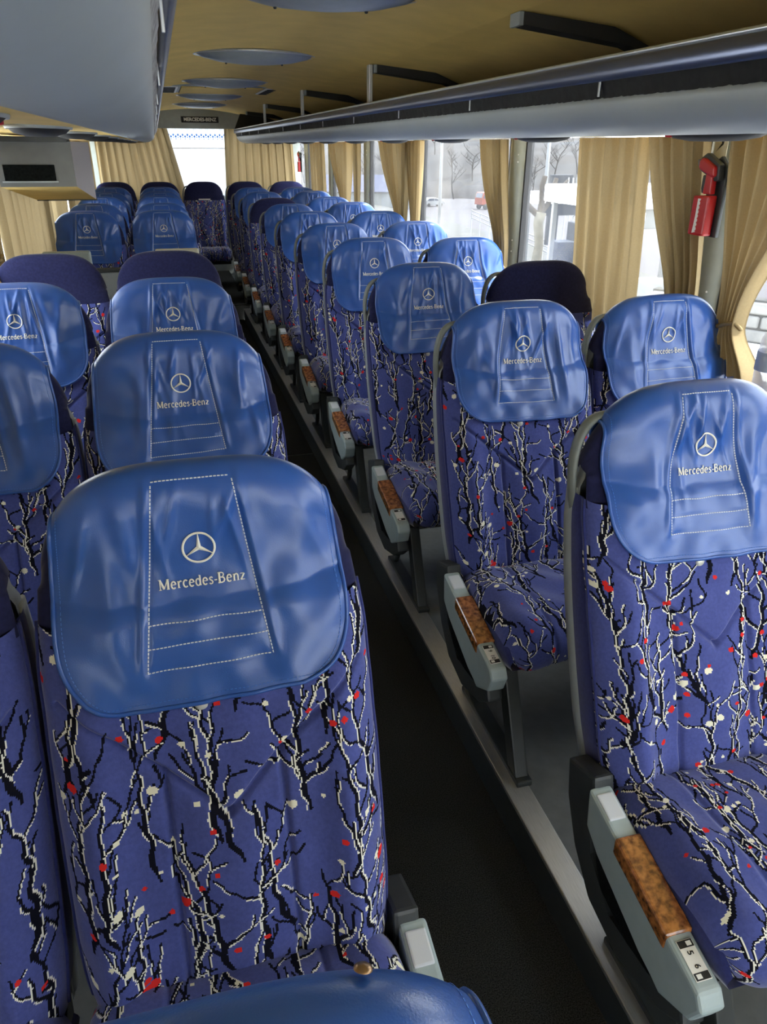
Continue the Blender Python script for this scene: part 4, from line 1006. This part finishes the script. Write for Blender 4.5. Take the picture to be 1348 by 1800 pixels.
# roadside fence
P0 = gp(820, 392, 6.0)
t = thing('guard_rail', 'pale guard rail along the near edge of the road', 'fence', (0, 0, 0))
for q in range(3): obj('rail', tube('rail', [(20, 20, -5.2 + .35 * q), (31, 78, -5.2 + .35 * q)], .05, 'pole_metal', 6), t)
for q in range(14):
    f_ = q / 13; obj('post', tube('post', [(20 + 11 * f_, 20 + 58 * f_, -7.6), (20 + 11 * f_, 20 + 58 * f_, -4.4)], .06, 'pole_metal', 6), t)
# pollarded tree, whitewashed
t = thing('pollard_tree', 'whitewashed pollarded tree with stub branches outside the window', 'tree', (8.75, 17.6, -1.25))
obj('trunk', tube('trunk', [(0, 0, -1.6), (0, 0, 0), (.05, 0, .5), (-.02, 0, 1.0), (.02, 0, 1.25)], [.15, .13, .11, .12, .14], 'whitewash', 10), t)
for pth, r in (([(0, 0, 1.15), (-.25, .05, 1.35), (-.42, .05, 1.55), (-.45, .05, 1.80)], .075), ([(0, 0, 1.2), (.05, .05, 1.5), (.02, .05, 1.85), (.05, 0, 2.05)], .085), ([(0, 0, 1.2), (.25, .1, 1.45), (.33, .1, 1.75), (.40, .1, 2.0)], .07), ([(.3, .1, 1.6), (.5, .1, 1.75), (.7, .1, 1.95)], .045)):
    obj('branch', tube('branch', pth, np.linspace(r, r * .75, len(pth)), 'bark', 8), t)
# stage canopy with black fascia
t = thing('stage_canopy', 'white stage canopy with dark fascia beyond the pollarded tree', 'canopy', (11.5, 24.0, 0))
obj('roof', box('roof', 0, 4.6, 0, 3.2, -.26, -.02, 'white', .03), t)
obj('fascia', box('fascia', .5, 4.5, .05, .15, -.62, -.26, 'stage_dark'), t)
for x in (.15, 4.4):
    for y in (.3, 3.0): obj('post', box('post', x - .06, x + .06, y - .06, y + .06, -5.0, -.26, 'truss'), t)
for i, (x, y, h_) in enumerate(((11.9, 22.2, .75), (12.7, 22.6, 1.25))):
    o = obj('loudspeaker', box('loudspeaker', -.32, .32, -.3, .3, -2.2, h_, 'stage_dark', .03), None, (x, y, -1.95)); tag(o, ['squat black loudspeaker stack in front of the white canopy', 'taller black loudspeaker stack beside the canopy post'][i], 'loudspeaker')
def truss_tower(label, x, y, z0, z1, w_=.22, m='truss'):
    t = thing('truss_tower', label, 'tower', (x, y, z0)); Hh_ = z1 - z0
    for a in (-1, 1):
        for b in (-1, 1): obj('chord', tube('chord', [(a * w_, b * w_, 0), (a * w_, b * w_, Hh_)], .035, m, 6), t)
    n = int(Hh_ / (2 * w_))
    for q in range(n):
        zz = q * 2 * w_; d = 1 if q % 2 else -1
        obj('brace', tube('brace', [(-d * w_, -w_, zz), (d * w_, -w_, zz + 2 * w_)], .022, m, 5), t); obj('brace', tube('brace', [(w_, -d * w_, zz), (w_, d * w_, zz + 2 * w_)], .022, m, 5), t)
    return t
t = truss_tower('pale lattice tower holding dark screens above the canopy', 18.75, 34.4, -6.0, .15, .22)
sc_ = thing('stage_screen', 'dark screen with blue and yellow panels beside the lattice tower', 'screen', (18.15, 35.2, -2.9))
obj('panel', box('panel', -.25, .3, -.1, .1, 0, 2.8, 'stage_dark', .02), sc_); obj('top_panel', box('top_panel', -.25, .85, -.14, .12, 2.75, 3.15, 'stage_dark', .02), sc_)
obj('blue_panel', box('blue_panel', -.42, -.22, -.16, -.1, 2.55, 2.75, 'sign_blue'), sc_); obj('yellow_panel', box('yellow_panel', -.42, -.22, -.16, -.1, 2.30, 2.52, 'sign_yellow'), sc_)
truss_tower('thin lattice tower seen past the broad drawn curtain', 8.45, 13.1, -2.6, -.05, .11)
# near stage van and low wall seen through the nearest windows
t = thing('show_trailer', 'grey show trailer with white letters seen between the near curtains', 'trailer', (8.35, 13.9, -1.2))
obj('fascia', box('fascia', 0, 3.2, 0, .1, 1.15, 1.52, 'box_grey', .02), t); obj('roof', box('roof', -.1, 3.3, -.1, 2.6, 1.52, 1.88, 'white', .05), t)
obj('floor_box', box('floor_box', 0, 3.2, .1, 2.5, -.9, -.2, 'box_grey', .03), t)
for x in (.1, 3.1):
    for y in (.1, 2.4): obj('post', box('post', x - .05, x + .05, y - .05, y + .05, -1.6, 1.52, 'truss'), t)
lm = text_mesh('lettering', 'OU', .30, 'white', .01, .008); l_ = obj('lettering', lm, t, (.62, -.012, 1.33)); l_.rotation_euler = (PI / 2, 0, 0)
lw = thing('stone_wall', 'low stone wall with railing beside the near right window', 'wall', (8.3, 9.4, -1.2)); lw.rotation_euler = (0, 0, .64)
rng = random.Random(8)
obj('core', box('core', -.12, .12, -5, 1.5, 0, .62, 'grass_slope'), lw)
for r_ in range(3):
    y = -5.0 + .15 * r_
    while y < 1.2:
        L_ = rng.uniform(.35, .7); obj('stone', box('stone', -.16, -.10, y, min(1.5, y + L_ - .03), .02 + .2 * r_, .19 + .2 * r_, 'stone', .02, 1), lw); y += L_
for q in range(5): obj('rail_post', tube('rail_post', [(0, -4.9 + 1.57 * q, .6), (0, -4.9 + 1.57 * q, 1.25)], .025, 'pole_metal', 6), lw)
obj('handrail', tube('handrail', [(0, -5, 1.25), (0, 1.5, 1.25)], .03, 'pole_metal', 6), lw)
